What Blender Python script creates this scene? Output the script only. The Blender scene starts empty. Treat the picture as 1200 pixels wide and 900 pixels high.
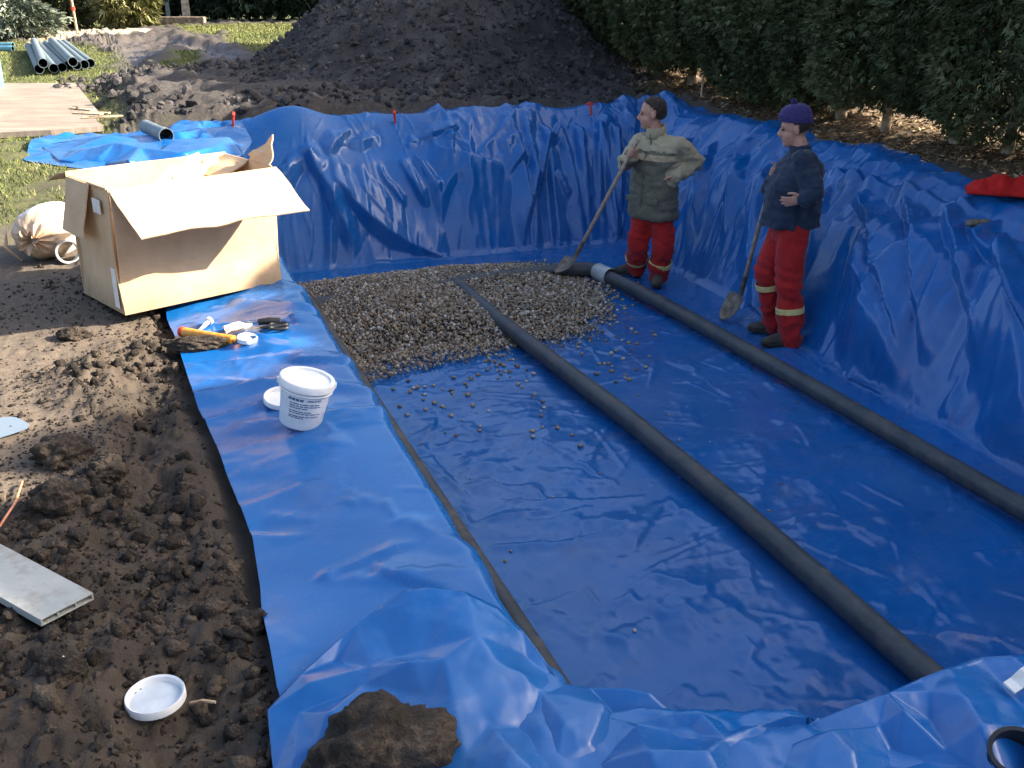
import bpy, bmesh, math, random
import numpy as np
from mathutils import Vector, Matrix, Quaternion

random.seed(11)
RNG = np.random.default_rng(11)
scene = bpy.context.scene
COL = scene.collection
R = math.radians

# ---------------------------------------------------------------- camera
CAM_Z = 1.65
PITCH = R(21.8)
FPX = 1250.0                      # focal length in pixels of a 1200 px wide frame
cam_d = bpy.data.cameras.new('camera')
cam_d.sensor_width = 36.0
cam_d.lens = 36.0 * FPX / 1200.0
cam_d.clip_start = 0.05
cam_d.clip_end = 900.0
cam = bpy.data.objects.new('camera', cam_d)
cam.location = (0, 0, CAM_Z)
cam.rotation_euler = (R(90) - PITCH, 0, 0)
COL.objects.link(cam)
scene.camera = cam

# ---------------------------------------------------------------- light
SUN_AZ = R(82)                    # compass style: 0 = +Y, 90 = +X
SUN_EL = R(28)
world = bpy.data.worlds.new('World')
scene.world = world
world.use_nodes = True
wn = world.node_tree
wn.nodes.clear()
sky = wn.nodes.new('ShaderNodeTexSky')
sky.sky_type = 'NISHITA'
sky.sun_disc = False
sky.sun_elevation = SUN_EL
sky.sun_rotation = SUN_AZ
sky.altitude = 50
sky.air_density = 0.9
sky.dust_density = 5.0
sky.ozone_density = 1.0
bg = wn.nodes.new('ShaderNodeBackground')
bg.inputs['Strength'].default_value = 0.11
wo = wn.nodes.new('ShaderNodeOutputWorld')
wn.links.new(sky.outputs[0], bg.inputs['Color'])
wn.links.new(bg.outputs[0], wo.inputs['Surface'])

sun_d = bpy.data.lights.new('sun', 'SUN')
sun_d.energy = 5.0
sun_d.angle = R(0.55)
sun_d.color = (1.0, 0.90, 0.76)
sun = bpy.data.objects.new('sun', sun_d)
sdir = Vector((math.sin(SUN_AZ) * math.cos(SUN_EL), math.cos(SUN_AZ) * math.cos(SUN_EL), math.sin(SUN_EL)))
sun.rotation_euler = sdir.to_track_quat('Z', 'Y').to_euler()
sun.location = (20, 5, 20)
COL.objects.link(sun)

vs = scene.view_settings
vs.view_transform = 'Standard'
vs.look = 'None'
vs.gamma = 1.0
vs.use_curve_mapping = False
vs.exposure = 2.0

# ---------------------------------------------------------------- coordinates
# pit frame: s runs along the pipes away from the camera, t across to the right
DS = np.array([-0.348, 0.9375]); TS = np.array([0.9375, 0.348])
FLOOR = -1.25

def W(s, t, z=0.0):
    return Vector((s * DS[0] + t * TS[0], s * DS[1] + t * TS[1], z))

def st(x, y):
    return x * DS[0] + y * DS[1], x * TS[0] + y * TS[1]

def ray(u, v):
    a = (u - 600.0) / FPX; b = (450.0 - v) / FPX
    cp, sp = math.cos(PITCH), math.sin(PITCH)
    return Vector((a, cp + b * sp, -sp + b * cp))

def at(u, v, z=0.0):
    """world point on the level z that the photograph shows at this place"""
    d = ray(u, v)
    k = (z - CAM_Z) / d.z
    return Vector((d.x * k, d.y * k, z))

def at_dist(u, v, dist):
    d = ray(u, v)
    k = dist / math.hypot(d.x, d.y)
    return Vector((d.x * k, d.y * k, CAM_Z + d.z * k))

# ---------------------------------------------------------------- noise
def _hash(xi, yi, seed):
    n = (xi * 374761393 + yi * 668265263 + seed * 974634541) & 0xFFFFFFFF
    n = ((n ^ (n >> 13)) * 1274126177) & 0xFFFFFFFF
    n = ((n ^ (n >> 15)) * 2246822519) & 0xFFFFFFFF
    return ((n ^ (n >> 16)) & 0xFFFFFF) / float(0xFFFFFF)

def vnoise(x, y, seed=0):
    x = np.asarray(x, dtype=np.float64); y = np.asarray(y, dtype=np.float64)
    xf = np.floor(x); yf = np.floor(y)
    xi = xf.astype(np.int64); yi = yf.astype(np.int64)
    fx = x - xf; fy = y - yf
    ux = fx * fx * fx * (fx * (fx * 6 - 15) + 10); uy = fy * fy * fy * (fy * (fy * 6 - 15) + 10)
    a = _hash(xi, yi, seed); b = _hash(xi + 1, yi, seed); c = _hash(xi, yi + 1, seed); d = _hash(xi + 1, yi + 1, seed)
    return (a * (1 - ux) + b * ux) * (1 - uy) + (c * (1 - ux) + d * ux) * uy      # 0..1

def fbm(x, y, seed=0, octv=4, gain=0.5, lac=2.03):
    r = 0.0; a = 1.0; tot = 0.0
    for k in range(octv):
        r = r + a * (vnoise(x, y, seed + k * 17) * 2 - 1); tot += a
        x = np.asarray(x) * lac + 3.1; y = np.asarray(y) * lac - 1.7; a *= gain
    return r / tot                                                               # -1..1

def billow(x, y, seed=0, octv=3, gain=0.5):
    r = 0.0; a = 1.0; tot = 0.0
    for k in range(octv):
        r = r + a * (1 - np.abs(vnoise(x, y, seed + k * 13) * 2 - 1) * 2); tot += a
        x = np.asarray(x) * 2.1 + 1.3; y = np.asarray(y) * 2.1 + 7.7; a *= gain
    return r / tot

def sstep(a, b, x):
    k = np.clip((np.asarray(x, dtype=np.float64) - a) / (b - a), 0, 1)
    return k * k * (3 - 2 * k)

def poly_dist(px, py, poly):
    """signed distance to a polygon (positive inside), vectorised"""
    px = np.asarray(px, dtype=np.float64); py = np.asarray(py, dtype=np.float64)
    inside = np.zeros(px.shape, bool); dmin = np.full(px.shape, 1e9)
    n = len(poly)
    for i in range(n):
        x0, y0 = poly[i][0], poly[i][1]; x1, y1 = poly[(i + 1) % n][0], poly[(i + 1) % n][1]
        ex, ey = x1 - x0, y1 - y0
        k = np.clip(((px - x0) * ex + (py - y0) * ey) / (ex * ex + ey * ey + 1e-12), 0, 1)
        dmin = np.minimum(dmin, np.hypot(px - x0 - k * ex, py - y0 - k * ey))
        c = ((y0 > py) != (y1 > py))
        with np.errstate(divide='ignore', invalid='ignore'):
            xc = ex * (py - y0) / (ey if abs(ey) > 1e-12 else 1e-12) + x0
        inside ^= c & (px < xc)
    return np.where(inside, dmin, -dmin)

# ---------------------------------------------------------------- object helpers
def lin(c):
    c = c / 255.0
    return c / 12.92 if c <= 0.04045 else ((c + 0.055) / 1.055) ** 2.4

def rgb(r, g, b):
    return (lin(r), lin(g), lin(b), 1.0)

def tag(o, label=None, cat=None, group=None, kind=None):
    if label: o['label'] = label
    if cat: o['category'] = cat
    if group: o['group'] = group
    if kind: o['kind'] = kind
    return o

def empty(name, loc=(0, 0, 0), rz=0.0):
    o = bpy.data.objects.new(name, None)
    o.empty_display_size = 0.1
    o.location = loc
    o.rotation_euler = (0, 0, rz)
    COL.objects.link(o)
    return o

def link(name, me, mat=None, parent=None, smooth=True, sharp=0):
    if mat is not None:
        if isinstance(mat, (list, tuple)):
            for m in mat: me.materials.append(m)
        else:
            me.materials.append(mat)
    if smooth is not None and len(me.polygons):
        me.polygons.foreach_set('use_smooth', [bool(smooth)] * len(me.polygons))
        if smooth and sharp: me.set_sharp_from_angle(angle=R(sharp))
    o = bpy.data.objects.new(name, me)
    COL.objects.link(o)
    if parent is not None:
        o.parent = parent
    return o

def from_bm(name, bm, mat=None, parent=None, smooth=True):
    bmesh.ops.recalc_face_normals(bm, faces=bm.faces[:])
    me = bpy.data.meshes.new(name)
    bm.to_mesh(me); bm.free()
    return link(name, me, mat, parent, smooth, 42)

def mesh_np(name, co, faces, mat=None, parent=None, smooth=True):
    """fast mesh: co (N,3), faces (M,k) with one k"""
    me = bpy.data.meshes.new(name)
    co = np.ascontiguousarray(co, dtype=np.float32); faces = np.ascontiguousarray(faces, dtype=np.int32)
    k = faces.shape[1]
    me.vertices.add(len(co)); me.vertices.foreach_set('co', co.ravel())
    me.loops.add(faces.size); me.loops.foreach_set('vertex_index', faces.ravel())
    me.polygons.add(len(faces))
    me.polygons.foreach_set('loop_start', np.arange(0, faces.size, k, dtype=np.int32))
    me.polygons.foreach_set('loop_total', np.full(len(faces), k, dtype=np.int32))
    me.update(calc_edges=True)
    me.validate()
    return link(name, me, mat, parent, smooth)

def fattr(o, name, vals):
    a = o.data.attributes.new(name, 'FLOAT', 'POINT')
    a.data.foreach_set('value', np.ascontiguousarray(vals, dtype=np.float32).ravel())

def cattr(o, name, vals):
    a = o.data.attributes.new(name, 'FLOAT_COLOR', 'POINT')
    a.data.foreach_set('color', np.ascontiguousarray(vals, dtype=np.float32).ravel())

def grid_faces(n, m):
    i = np.arange(n - 1)[:, None] * m + np.arange(m - 1)[None, :]
    return np.stack([i, i + 1, i + m + 1, i + m], -1).reshape(-1, 4)

def box_bm(bm, c, size, rot=None, bev=0.0):
    m = Matrix.Translation(Vector(c)) @ (rot.to_4x4() if rot is not None else Matrix.Identity(4)) @ Matrix.Diagonal((*size, 1.0))
    r = bmesh.ops.create_cube(bm, size=1.0, matrix=m)
    if bev > 0:
        es = set()
        for v in r['verts']:
            es.update(v.link_edges)
        bmesh.ops.bevel(bm, geom=list(es), offset=bev, segments=2, affect='EDGES', profile=0.6)
    return r['verts']

def frame_of(d):
    d = Vector(d).normalized()
    a = Vector((0, 0, 1)) if abs(d.z) < 0.9 else Vector((1, 0, 0))
    x = d.cross(a).normalized()
    return x, x.cross(d).normalized(), d

def loft(bm, rings, closed_ends=True, cyc=True):
    """rings: list of lists of Vectors of equal length"""
    vs_ = [[bm.verts.new(p) for p in r] for r in rings]
    n = len(rings[0])
    for a, b in zip(vs_[:-1], vs_[1:]):
        for i in range(n if cyc else n - 1):
            j = (i + 1) % n
            bm.faces.new((a[i], a[j], b[j], b[i]))
    if closed_ends:
        bm.faces.new(list(reversed(vs_[0]))); bm.faces.new(vs_[-1])
    return vs_

def tube(bm, pts, radii, seg=12, caps=True, flat=1.0, up=None):
    """tube along a polyline; radii number or list; flat squashes the second axis"""
    pts = [Vector(p) for p in pts]
    if not isinstance(radii, (list, tuple)): radii = [radii] * len(pts)
    rings = []
    prevx = None
    for i, p in enumerate(pts):
        a = pts[max(0, i - 1)]; b = pts[min(len(pts) - 1, i + 1)]
        d = (b - a).normalized()
        if prevx is None:
            if up is not None:
                x = Vector(up).cross(d).normalized()
            else:
                x = frame_of(d)[0]
        else:
            x = (prevx - d * prevx.dot(d)).normalized()
        prevx = x
        y = d.cross(x)
        rings.append([p + x * (math.cos(k * 2 * math.pi / seg) * radii[i]) + y * (math.sin(k * 2 * math.pi / seg) * radii[i] * flat) for k in range(seg)])
    return loft(bm, rings, caps)

def lathe(bm, prof, seg=32, mat=None, close=False):
    """prof: list of (r, z); revolved about z"""
    rings = []
    for r, z in prof:
        rings.append([Vector((r * math.cos(2 * math.pi * k / seg), r * math.sin(2 * math.pi * k / seg), z)) for k in range(seg)])
    if mat is not None:
        rings = [[mat @ p for p in r] for r in rings]
    vs_ = [[bm.verts.new(p) for p in r] for r in rings]
    for a, b in zip(vs_[:-1], vs_[1:]):
        for i in range(seg):
            j = (i + 1) % seg
            bm.faces.new((a[i], a[j], b[j], b[i]))
    if close:
        for i in range(seg):
            j = (i + 1) % seg
            bm.faces.new((vs_[-1][i], vs_[-1][j], vs_[0][j], vs_[0][i]))
    return vs_

# ---------------------------------------------------------------- materials
MATS = {}
class NT:
    """small node-tree helper"""
    def __init__(self, name):
        self.m = bpy.data.materials.new(name); self.m.use_nodes = True
        self.t = self.m.node_tree
        self.b = self.t.nodes['Principled BSDF']
        MATS[name] = self.m
    def n(self, typ, **kw):
        nd = self.t.nodes.new(typ)
        for k, v in kw.items():
            if k.startswith('i_'):
                key = k[2:].replace('_', ' ')
                nd.inputs[key].default_value = v
            else:
                setattr(nd, k, v)
        return nd
    def l(self, a, b):
        self.t.links.new(a, b); return a
    def coord(self, kind='Object', scale=None):
        tc = self.n('ShaderNodeTexCoord')
        if scale is None: return tc.outputs[kind]
        mp = self.n('ShaderNodeMapping'); mp.inputs['Scale'].default_value = scale
        self.l(tc.outputs[kind], mp.inputs['Vector'])
        return mp.outputs[0]
    def noise(self, vec, scale, detail=4, rough=0.55, dist=0.0):
        nd = self.n('ShaderNodeTexNoise'); nd.inputs['Scale'].default_value = scale
        nd.inputs['Detail'].default_value = detail; nd.inputs['Roughness'].default_value = rough
        nd.inputs['Distortion'].default_value = dist
        if vec is not None: self.l(vec, nd.inputs['Vector'])
        return nd.outputs['Fac']
    def ramp(self, fac, stops, interp='LINEAR'):
        nd = self.n('ShaderNodeValToRGB'); cr = nd.color_ramp; cr.interpolation = interp
        while len(cr.elements) > 1: cr.elements.remove(cr.elements[-1])
        cr.elements[0].position = stops[0][0]; cr.elements[0].color = stops[0][1]
        for p, c in stops[1:]:
            e = cr.elements.new(p); e.color = c
        self.l(fac, nd.inputs['Fac'])
        return nd.outputs['Color']
    def mix(self, fac, a, b, mode='MIX'):
        nd = self.n('ShaderNodeMix', data_type='RGBA', blend_type=mode)
        for key, v in ((0, fac), (6, a), (7, b)):
            if hasattr(v, 'is_output'): self.l(v, nd.inputs[key])
            else: nd.inputs[key].default_value = v
        return nd.outputs[2]
    def math(self, op, a, b=0.0, clamp=False):
        nd = self.n('ShaderNodeMath', operation=op); nd.use_clamp = clamp
        for key, v in ((0, a), (1, b)):
            if hasattr(v, 'is_output'): self.l(v, nd.inputs[key])
            else: nd.inputs[key].default_value = v
        return nd.outputs[0]
    def attr(self, name, out='Fac'):
        nd = self.n('ShaderNodeAttribute', attribute_name=name)
        return nd.outputs[out]
    def bump(self, h, strength=0.3, dist=0.01):
        nd = self.n('ShaderNodeBump'); nd.inputs['Strength'].default_value = strength
        nd.inputs['Distance'].default_value = dist
        self.l(h, nd.inputs['Height']); self.l(nd.outputs[0], self.b.inputs['Normal'])
        return nd
    def set(self, **kw):
        for k, v in kw.items():
            key = {'col': 'Base Color', 'rough': 'Roughness', 'metal': 'Metallic', 'spec': 'Specular IOR Level',
                   'coat': 'Coat Weight', 'coatr': 'Coat Roughness', 'sheen': 'Sheen Weight', 'trans': 'Transmission Weight'}[k]
            if hasattr(v, 'is_output'): self.l(v, self.b.inputs[key])
            else: self.b.inputs[key].default_value = v
        return self

G1 = (0, 0, 0, 1); G2 = (1, 1, 1, 1)

def mottled(name, c1, c2, scale=20, rough=0.6, bump=0.2, bdist=0.004, spec=0.4, metal=0.0, kind='Object', bscale=None, lo=0.35, hi=0.65):
    m = NT(name); v = m.coord(kind)
    f = m.noise(v, scale, 5, 0.6)
    m.set(col=m.ramp(f, [(lo, c1), (hi, c2)]), rough=rough, spec=spec, metal=metal)
    if bump: m.bump(m.noise(v, bscale or scale * 2.5, 4, 0.6), bump, bdist)
    return m.m
# ================================================================ SETTING: the ground with the dug pit
def h_smooth(s, t):
    """level of the earth under the sheet: the pit, its rims, the soil bank at the near left corner"""
    s = np.asarray(s, dtype=np.float64); t = np.asarray(t, dtype=np.float64)
    wob = 0.07 * fbm(s * 0.9, t * 0.9, 5, 3)
    wob2 = 0.05 * fbm(s * 0.8 + 9, t * 0.8, 6, 3)
    fl = (t - 0.85 - 0.2 * wob) / 0.44
    fr = (6.12 - 0.17 * sstep(8.2, 6.4, s) + wob - t) / 1.02
    fn = (s - np.interp(t, [0.8, 1.0, 1.25, 1.5, 1.9, 3.0], [1.86, 1.82, 1.70, 1.62, 1.60, 1.64]) - 0.4 * wob2) / 0.55
    fb = (11.36 + wob2 - s) / 1.02
    zig = 0.10 * fbm(s * 1.1 + 3, t * 1.1, 7, 3)
    def gentle(f):
        return np.interp(f + zig * sstep(0, 0.3, f) * sstep(1.0, 0.7, f), [0, 0.12, 0.50, 0.64, 0.94, 1.0], [0, 0.05, 0.27, 0.45, 0.97, 1.0])
    def bank(f):
        f = np.clip(f, 0, 1); return f * f * (3 - 2 * f) * 0.3 + f * 0.7
    k = np.minimum(np.minimum(bank(fl), bank(fn)), np.minimum(gentle(np.clip(fr, 0, 1)), gentle(np.clip(fb, 0, 1))))
    z = -1.27 * k
    # rims thrown up by the digger
    z = z + 0.10 * np.exp(-((s - 11.35) / 0.35) ** 2) * sstep(0.2, 1.2, t) * (0.8 + 0.8 * fbm(t * 1.3, s * 0.2, 21, 2)) * (1 - sstep(6.0, 6.8, t))
    z = z + 0.17 * np.exp(-((s - 11.3) / 0.3) ** 2 - ((t - 1.75) / 0.33) ** 2)
    z = z + 0.12 * np.exp(-((t - 6.2) / 0.3) ** 2) * sstep(2.5, 4, s) * (0.7 + 0.8 * fbm(s * 0.9, t * 0.1, 22, 2)) * (1 - sstep(11.2, 11.8, s))
    # bank under the folded corner near the camera
    z = z + 0.03 * np.exp(-((s - 1.80) / 0.30) ** 2 - ((t - 0.66) / 0.30) ** 2)
    z = z + 0.04 * np.exp(-((s - 1.45) / 0.22) ** 2 - ((t - 1.05) / 0.25) ** 2)
    z = z + 0.05 * np.exp(-((s - 1.35) / 0.25) ** 2 - ((t - 2.1) / 0.4) ** 2)
    # left strip falls a little to its outer edge
    z = z - 0.05 * sstep(0.75, 0.2, t) * sstep(2.2, 2.8, s) * sstep(6.2, 5.4, s)
    return z

TL_S = [0.3, 2.2, 3.0, 5.0, 6.3, 8.0, 9.5, 9.9, 10.25, 11.0, 12.2]
TL_T = [0.24, 0.21, 0.26, 0.17, 0.10, -0.02, -0.08, -0.45, -0.72, -0.70, -0.55]
def t_left(s):
    return np.interp(s, TL_S, TL_T) + 0.02 * fbm(np.asarray(s) * 2.1, np.asarray(s) * 0, 31, 2)
def t_right(s):
    return 6.34 - 0.15 * sstep(8.2, 6.4, s) + 0.10 * fbm(np.asarray(s) * 0.8, np.asarray(s) * 0 + 4, 32, 2)
def s_back(t):
    return 11.62 + 0.10 * fbm(np.asarray(t) * 1.1, np.asarray(t) * 0 + 8, 33, 2)

def PXY(lst, z=0.0):
    return [(at(u, v, z).x, at(u, v, z).y) for u, v in lst]

grass_polys = [
    PXY([(-260, 60), (60, 48), (142, 62), (150, 105), (122, 160), (60, 166), (-60, 172), (-300, 150)]),
    PXY([(176, 86), (206, 62), (236, 56), (248, 78), (240, 92), (200, 94)]),
    PXY([(206, 30), (384, 28), (398, 34), (300, 78), (292, 62), (260, 40), (225, 42)]),
    PXY([(-300, 42), (60, 40), (200, 33), (200, 27), (-300, 27)]),
]
sparse_poly = PXY([(-200, 165), (120, 158), (150, 150), (180, 180), (95, 205), (100, 250), (30, 260), (-120, 300)])
track_polys = [
    PXY([(110, 48), (190, 42), (236, 50), (190, 66), (166, 86), (176, 112), (160, 116), (136, 100), (140, 75), (128, 60)]),
    PXY([(190, 46), (262, 52), (286, 70), (292, 92), (262, 88), (244, 70), (200, 54)]),
]
sand_poly = PXY([(30, 52), (46, 43), (100, 38), (175, 38), (176, 41), (110, 44), (60, 50)])

def build_ground():
    def axis(lo, hi, fine, growth, n_out):
        a = [lo]
        for f0, f1, d in fine:
            n = max(1, int(round((f1 - f0) / d)))
            a += list(np.linspace(f0, f1, n + 1)[1:])
        a = np.array(a)
        out = a[-1] + np.cumsum(0.3 * growth ** np.arange(n_out))
        inn = a[0] - np.cumsum(0.3 * growth ** np.arange(n_out))
        return np.concatenate([inn[::-1], a, out])
    ta = axis(-9.0, 0, [(-9, -3.2, 0.06), (-3.2, -1.6, 0.02), (-1.6, 0.42, 0.0115), (0.42, 9.0, 0.06)], 1.32, 22)
    sfine = [(0.6, 1.3, 0.02)]
    sv = 1.3
    sl = []
    while sv < 30.0:
        sl.append(sv); sv += max(0.0105, 0.0058 * sv)
    sa = np.concatenate([np.linspace(-1.0, 1.28, 60), np.array(sl)])
    sa = np.concatenate([(-1.0 - np.cumsum(0.3 * 1.32 ** np.arange(22)))[::-1], sa, sa[-1] + np.cumsum(0.3 * 1.34 ** np.arange(22))])
    S, T = np.meshgrid(sa, ta, indexing='ij')
    X = S * DS[0] + T * TS[0]; Y = S * DS[1] + T * TS[1]
    Z = h_smooth(S, T)
    # outside the sheet?
    d_out = np.maximum(np.maximum(t_left(S) - T, T - t_right(S)), S - s_back(T))
    under = sstep(0.0, -0.04, d_out)
    near = sstep(9.5, 6.0, S) * sstep(-5, -3, T)            # crumbly digging spoil on the left
    wn_x = X + 0.05 * fbm(X * 5, Y * 5, 61, 2); wn_y = Y + 0.05 * fbm(X * 5 + 4, Y * 5, 62, 2)
    crumb = (0.050 * fbm(wn_x * 2.4, wn_y * 2.4, 41, 3) + 0.036 * billow(wn_x * 5.5, wn_y * 5.5, 42, 3)
             + 0.020 * billow(wn_x * 14, wn_y * 14, 43, 3, 0.6) + 0.012 * np.abs(fbm(X * 38, Y * 38, 44, 2)) + 0.010 * sstep(0.1, 0.35, fbm(X * 26, Y * 26, 46, 2)))
    # trodden flat part beyond, broken clods by the sheet and in front
    trod = poly_dist(X, Y, PXY([(-60, 240), (100, 250), (104, 345), (170, 378), (60, 430), (110, 520), (60, 580), (-80, 560)]))
    trod = sstep(-0.18, 0.12, trod + 0.12 * fbm(X * 4, Y * 4, 45, 3))
    trough = np.exp(-((T + 0.02) / 0.14) ** 2) * sstep(1.0, 2.0, S) * sstep(5.2, 4.6, S)
    far_rough = sstep(9.0, 11.5, S)
    Zd = crumb * near * (1 - 0.8 * trod) - 0.075 * trough
    Zd = Zd + 0.035 * near * (1 - trod) * sstep(-1.4, -0.3, T)
    g = np.zeros_like(X)
    for p in grass_polys:
        g = np.maximum(g, sstep(-0.25, 0.25, poly_dist(X, Y, p) + 0.35 * fbm(X * 1.7, Y * 1.7, 51, 4)))
    sp = sstep(-0.4, 0.5, poly_dist(X, Y, sparse_poly) + 0.8 * fbm(X * 2.3, Y * 2.3, 52, 4)) * 0.75
    trk = np.zeros_like(X)
    for p in track_polys:
        trk = np.maximum(trk, sstep(-0.3, 0.35, poly_dist(X, Y, p) + 0.3 * fbm(X * 1.5, Y * 1.5, 53, 4)))
    sand = sstep(-0.1, 0.15, poly_dist(X, Y, sand_poly) + 0.2 * fbm(X * 2, Y * 2, 54, 3))
    g = np.maximum(g, sp) * (1 - trk) * (1 - sand)
    beyond = np.maximum(sstep(7.6, 8.4, T), sstep(-12, -14, T))
    g = np.maximum(g, beyond)
    g = np.maximum(g, sstep(31, 33, S))
    mud = far_rough * (1 - g) * (1 - beyond)
    rut = 0.5 + 0.5 * np.sin((T * 1.2 + 0.6 * S + 1.5 * fbm(X * 0.4, Y * 0.4, 55, 2)) * 9)
    Zf = mud * (0.09 * billow(X * 1.6, Y * 1.6, 56, 4) + 0.05 * billow(X * 7, Y * 7, 57, 3, 0.6) + 0.02 * billow(X * 17, Y * 17, 60, 2) + 0.03 * rut * (1 - trk) - 0.12 * trk + 0.10 * trk * (1 - trk) * 4 * 0.6)
    Zf = Zf + mud * 0.16 * sstep(9.5, 3.0, np.hypot(S - 14.2, (T - 2.0) * 1.1) * 2.2)
    Zd = Zd * sstep(-0.02, 0.16, d_out) - 0.045 * near * sstep(0.30, 0.03, d_out)
    Z = Z + (Zd + Zf) * (1 - under) - 0.045 * under - 0.09 * sstep(-0.15, -0.5, d_out)
    # a slight bank up to the hedge on the right
    Z = Z + 0.10 * sstep(6.4, 7.4, T) * (1 - under) + 0.03 * fbm(X * 3, Y * 3, 58, 4) * sstep(6.3, 6.6, T) * (1 - sstep(8, 9, T))
    Z = Z + 0.03 * fbm(X * 1.5, Y * 1.5, 59, 3) * g * (1 - beyond)
    co = np.stack([X, Y, Z], -1).reshape(-1, 3)
    o = mesh_np('ground', co, grid_faces(len(sa), len(ta)), MATS['earth'])
    fattr(o, 'grass', g); fattr(o, 'wet', np.clip(trk, 0, 1)); fattr(o, 'sand', sand)
    litter = sstep(6.2, 6.6, T) * (1 - sstep(7.9, 8.4, T))
    fattr(o, 'litter', litter); fattr(o, 'dry', np.clip(trod * near, 0, 1))
    fattr(o, 'spoil', np.clip(mud * (1 - trk) * (1 - sand), 0, 1))
    tag(o, kind='structure')
    # a table for resting small things on the ground
    return o, sa, ta, Z

def earth_material():
    m = NT('earth'); v = m.coord('Object')
    n1 = m.noise(v, 3.0, 6, 0.65); n2 = m.noise(v, 28, 5, 0.7); n3 = m.noise(v, 140, 3, 0.6)
    soil = m.ramp(n1, [(0.3, (0.017, 0.013, 0.0095, 1)), (0.5, (0.041, 0.031, 0.023, 1)), (0.72, (0.105, 0.080, 0.057, 1))])
    soil = m.mix(m.math('MULTIPLY', n2, 0.75), soil, (0.055, 0.042, 0.031, 1), 'MIX')
    speck = m.ramp(n3, [(0.66, (0, 0, 0, 1)), (0.74, (1, 1, 1, 1))])
    soil = m.mix(m.math('MULTIPLY', speck, 0.5), soil, (0.24, 0.19, 0.14, 1))
    dry = m.ramp(n2, [(0.3, (0.080, 0.061, 0.045, 1)), (0.7, (0.165, 0.130, 0.097, 1))])
    col = m.mix(m.attr('dry'), soil, dry)
    spo = m.ramp(n2, [(0.3, (0.026, 0.023, 0.022, 1)), (0.55, (0.060, 0.052, 0.046, 1)), (0.75, (0.125, 0.108, 0.092, 1))])
    col = m.mix(m.attr('spoil'), col, spo)
    gn = m.noise(v, 9, 5, 0.7); gn2 = m.noise(v, 60, 4, 0.7)
    grass = m.ramp(gn, [(0.3, (0.045, 0.060, 0.018, 1)), (0.55, (0.11, 0.12, 0.036, 1)), (0.75, (0.19, 0.165, 0.075, 1))])
    grass = m.mix(m.math('MULTIPLY', gn2, 0.5), grass, (0.055, 0.060, 0.02, 1))
    col = m.mix(m.attr('grass'), col, grass)
    lit = m.ramp(m.noise(v, 35, 5, 0.7), [(0.3, (0.050, 0.034, 0.020, 1)), (0.55, (0.12, 0.08, 0.045, 1)), (0.75, (0.27, 0.20, 0.12, 1))])
    col = m.mix(m.attr('litter'), col, lit)
    col = m.mix(m.attr('wet'), col, (0.10, 0.085, 0.072, 1))
    sn = m.ramp(m.noise(v, 14, 5, 0.65), [(0.3, (0.32, 0.25, 0.16, 1)), (0.7, (0.55, 0.46, 0.33, 1))])
    col = m.mix(m.attr('sand'), col, sn)
    rgh = m.math('SUBTRACT', 0.93, m.math('MULTIPLY', m.attr('wet'), 0.68))
    m.set(col=col, rough=rgh, spec=0.35)
    m.bump(m.math('ADD', m.math('MULTIPLY', n2, 0.7), m.math('MULTIPLY', n3, 0.35)), 0.7, 0.012)
    return m.m
earth_material()
ground, G_S, G_T, G_Z = build_ground()

def gz(x, y):
    """height of the ground mesh at a world place"""
    s, t = st(x, y)
    i = np.clip(np.searchsorted(G_S, s) - 1, 0, len(G_S) - 2); j = np.clip(np.searchsorted(G_T, t) - 1, 0, len(G_T) - 2)
    a = np.clip((s - G_S[i]) / (G_S[i + 1] - G_S[i]), 0, 1); b = np.clip((t - G_T[j]) / (G_T[j + 1] - G_T[j]), 0, 1)
    return (G_Z[i, j] * (1 - a) + G_Z[i + 1, j] * a) * (1 - b) + (G_Z[i, j + 1] * (1 - a) + G_Z[i + 1, j + 1] * a) * b

# ================================================================ THE BLUE SHEET lining the pit
PIPES_T = (1.47, 2.92, 4.42)
def worley2(x, y, seed):
    """squared distance to the nearest of scattered points: flat hollows between sharp ridges"""
    xf = np.floor(x); yf = np.floor(y); xi = xf.astype(np.int64); yi = yf.astype(np.int64); fx = x - xf; fy = y - yf
    best = np.full(x.shape, 9.0)
    for di in (-1, 0, 1):
        for dj in (-1, 0, 1):
            px_ = di + _hash(xi + di, yi + dj, seed); py_ = dj + _hash(xi + di, yi + dj, seed + 101)
            best = np.minimum(best, (fx - px_) ** 2 + (fy - py_) ** 2)
    return best

def crumple(s, t, cs, ct, ang, seed, warp=0.35, all_over=False):
    """creased film: ridges of one scatter against valleys of another, cells cs by ct metres turned by ang"""
    c, n = math.cos(ang), math.sin(ang)
    a = (s * c + t * n) / cs; b = (-s * n + t * c) / ct
    a = a + warp * fbm(a * 0.7, b * 0.7, seed + 7, 2); b = b + warp * fbm(a * 0.7 + 5, b * 0.7, seed + 8, 2)
    k = sstep(0.30, 0.62, vnoise(a * 0.45, b * 0.45, seed + 9)); k2 = sstep(0.30, 0.62, vnoise(a * 0.45 + 9, b * 0.45, seed + 10))
    if all_over: k, k2 = 1.0, 1.0
    return worley2(a, b, seed) * k - worley2(a * 0.9 + 3.3, b * 0.9, seed + 31) * k2

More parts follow.
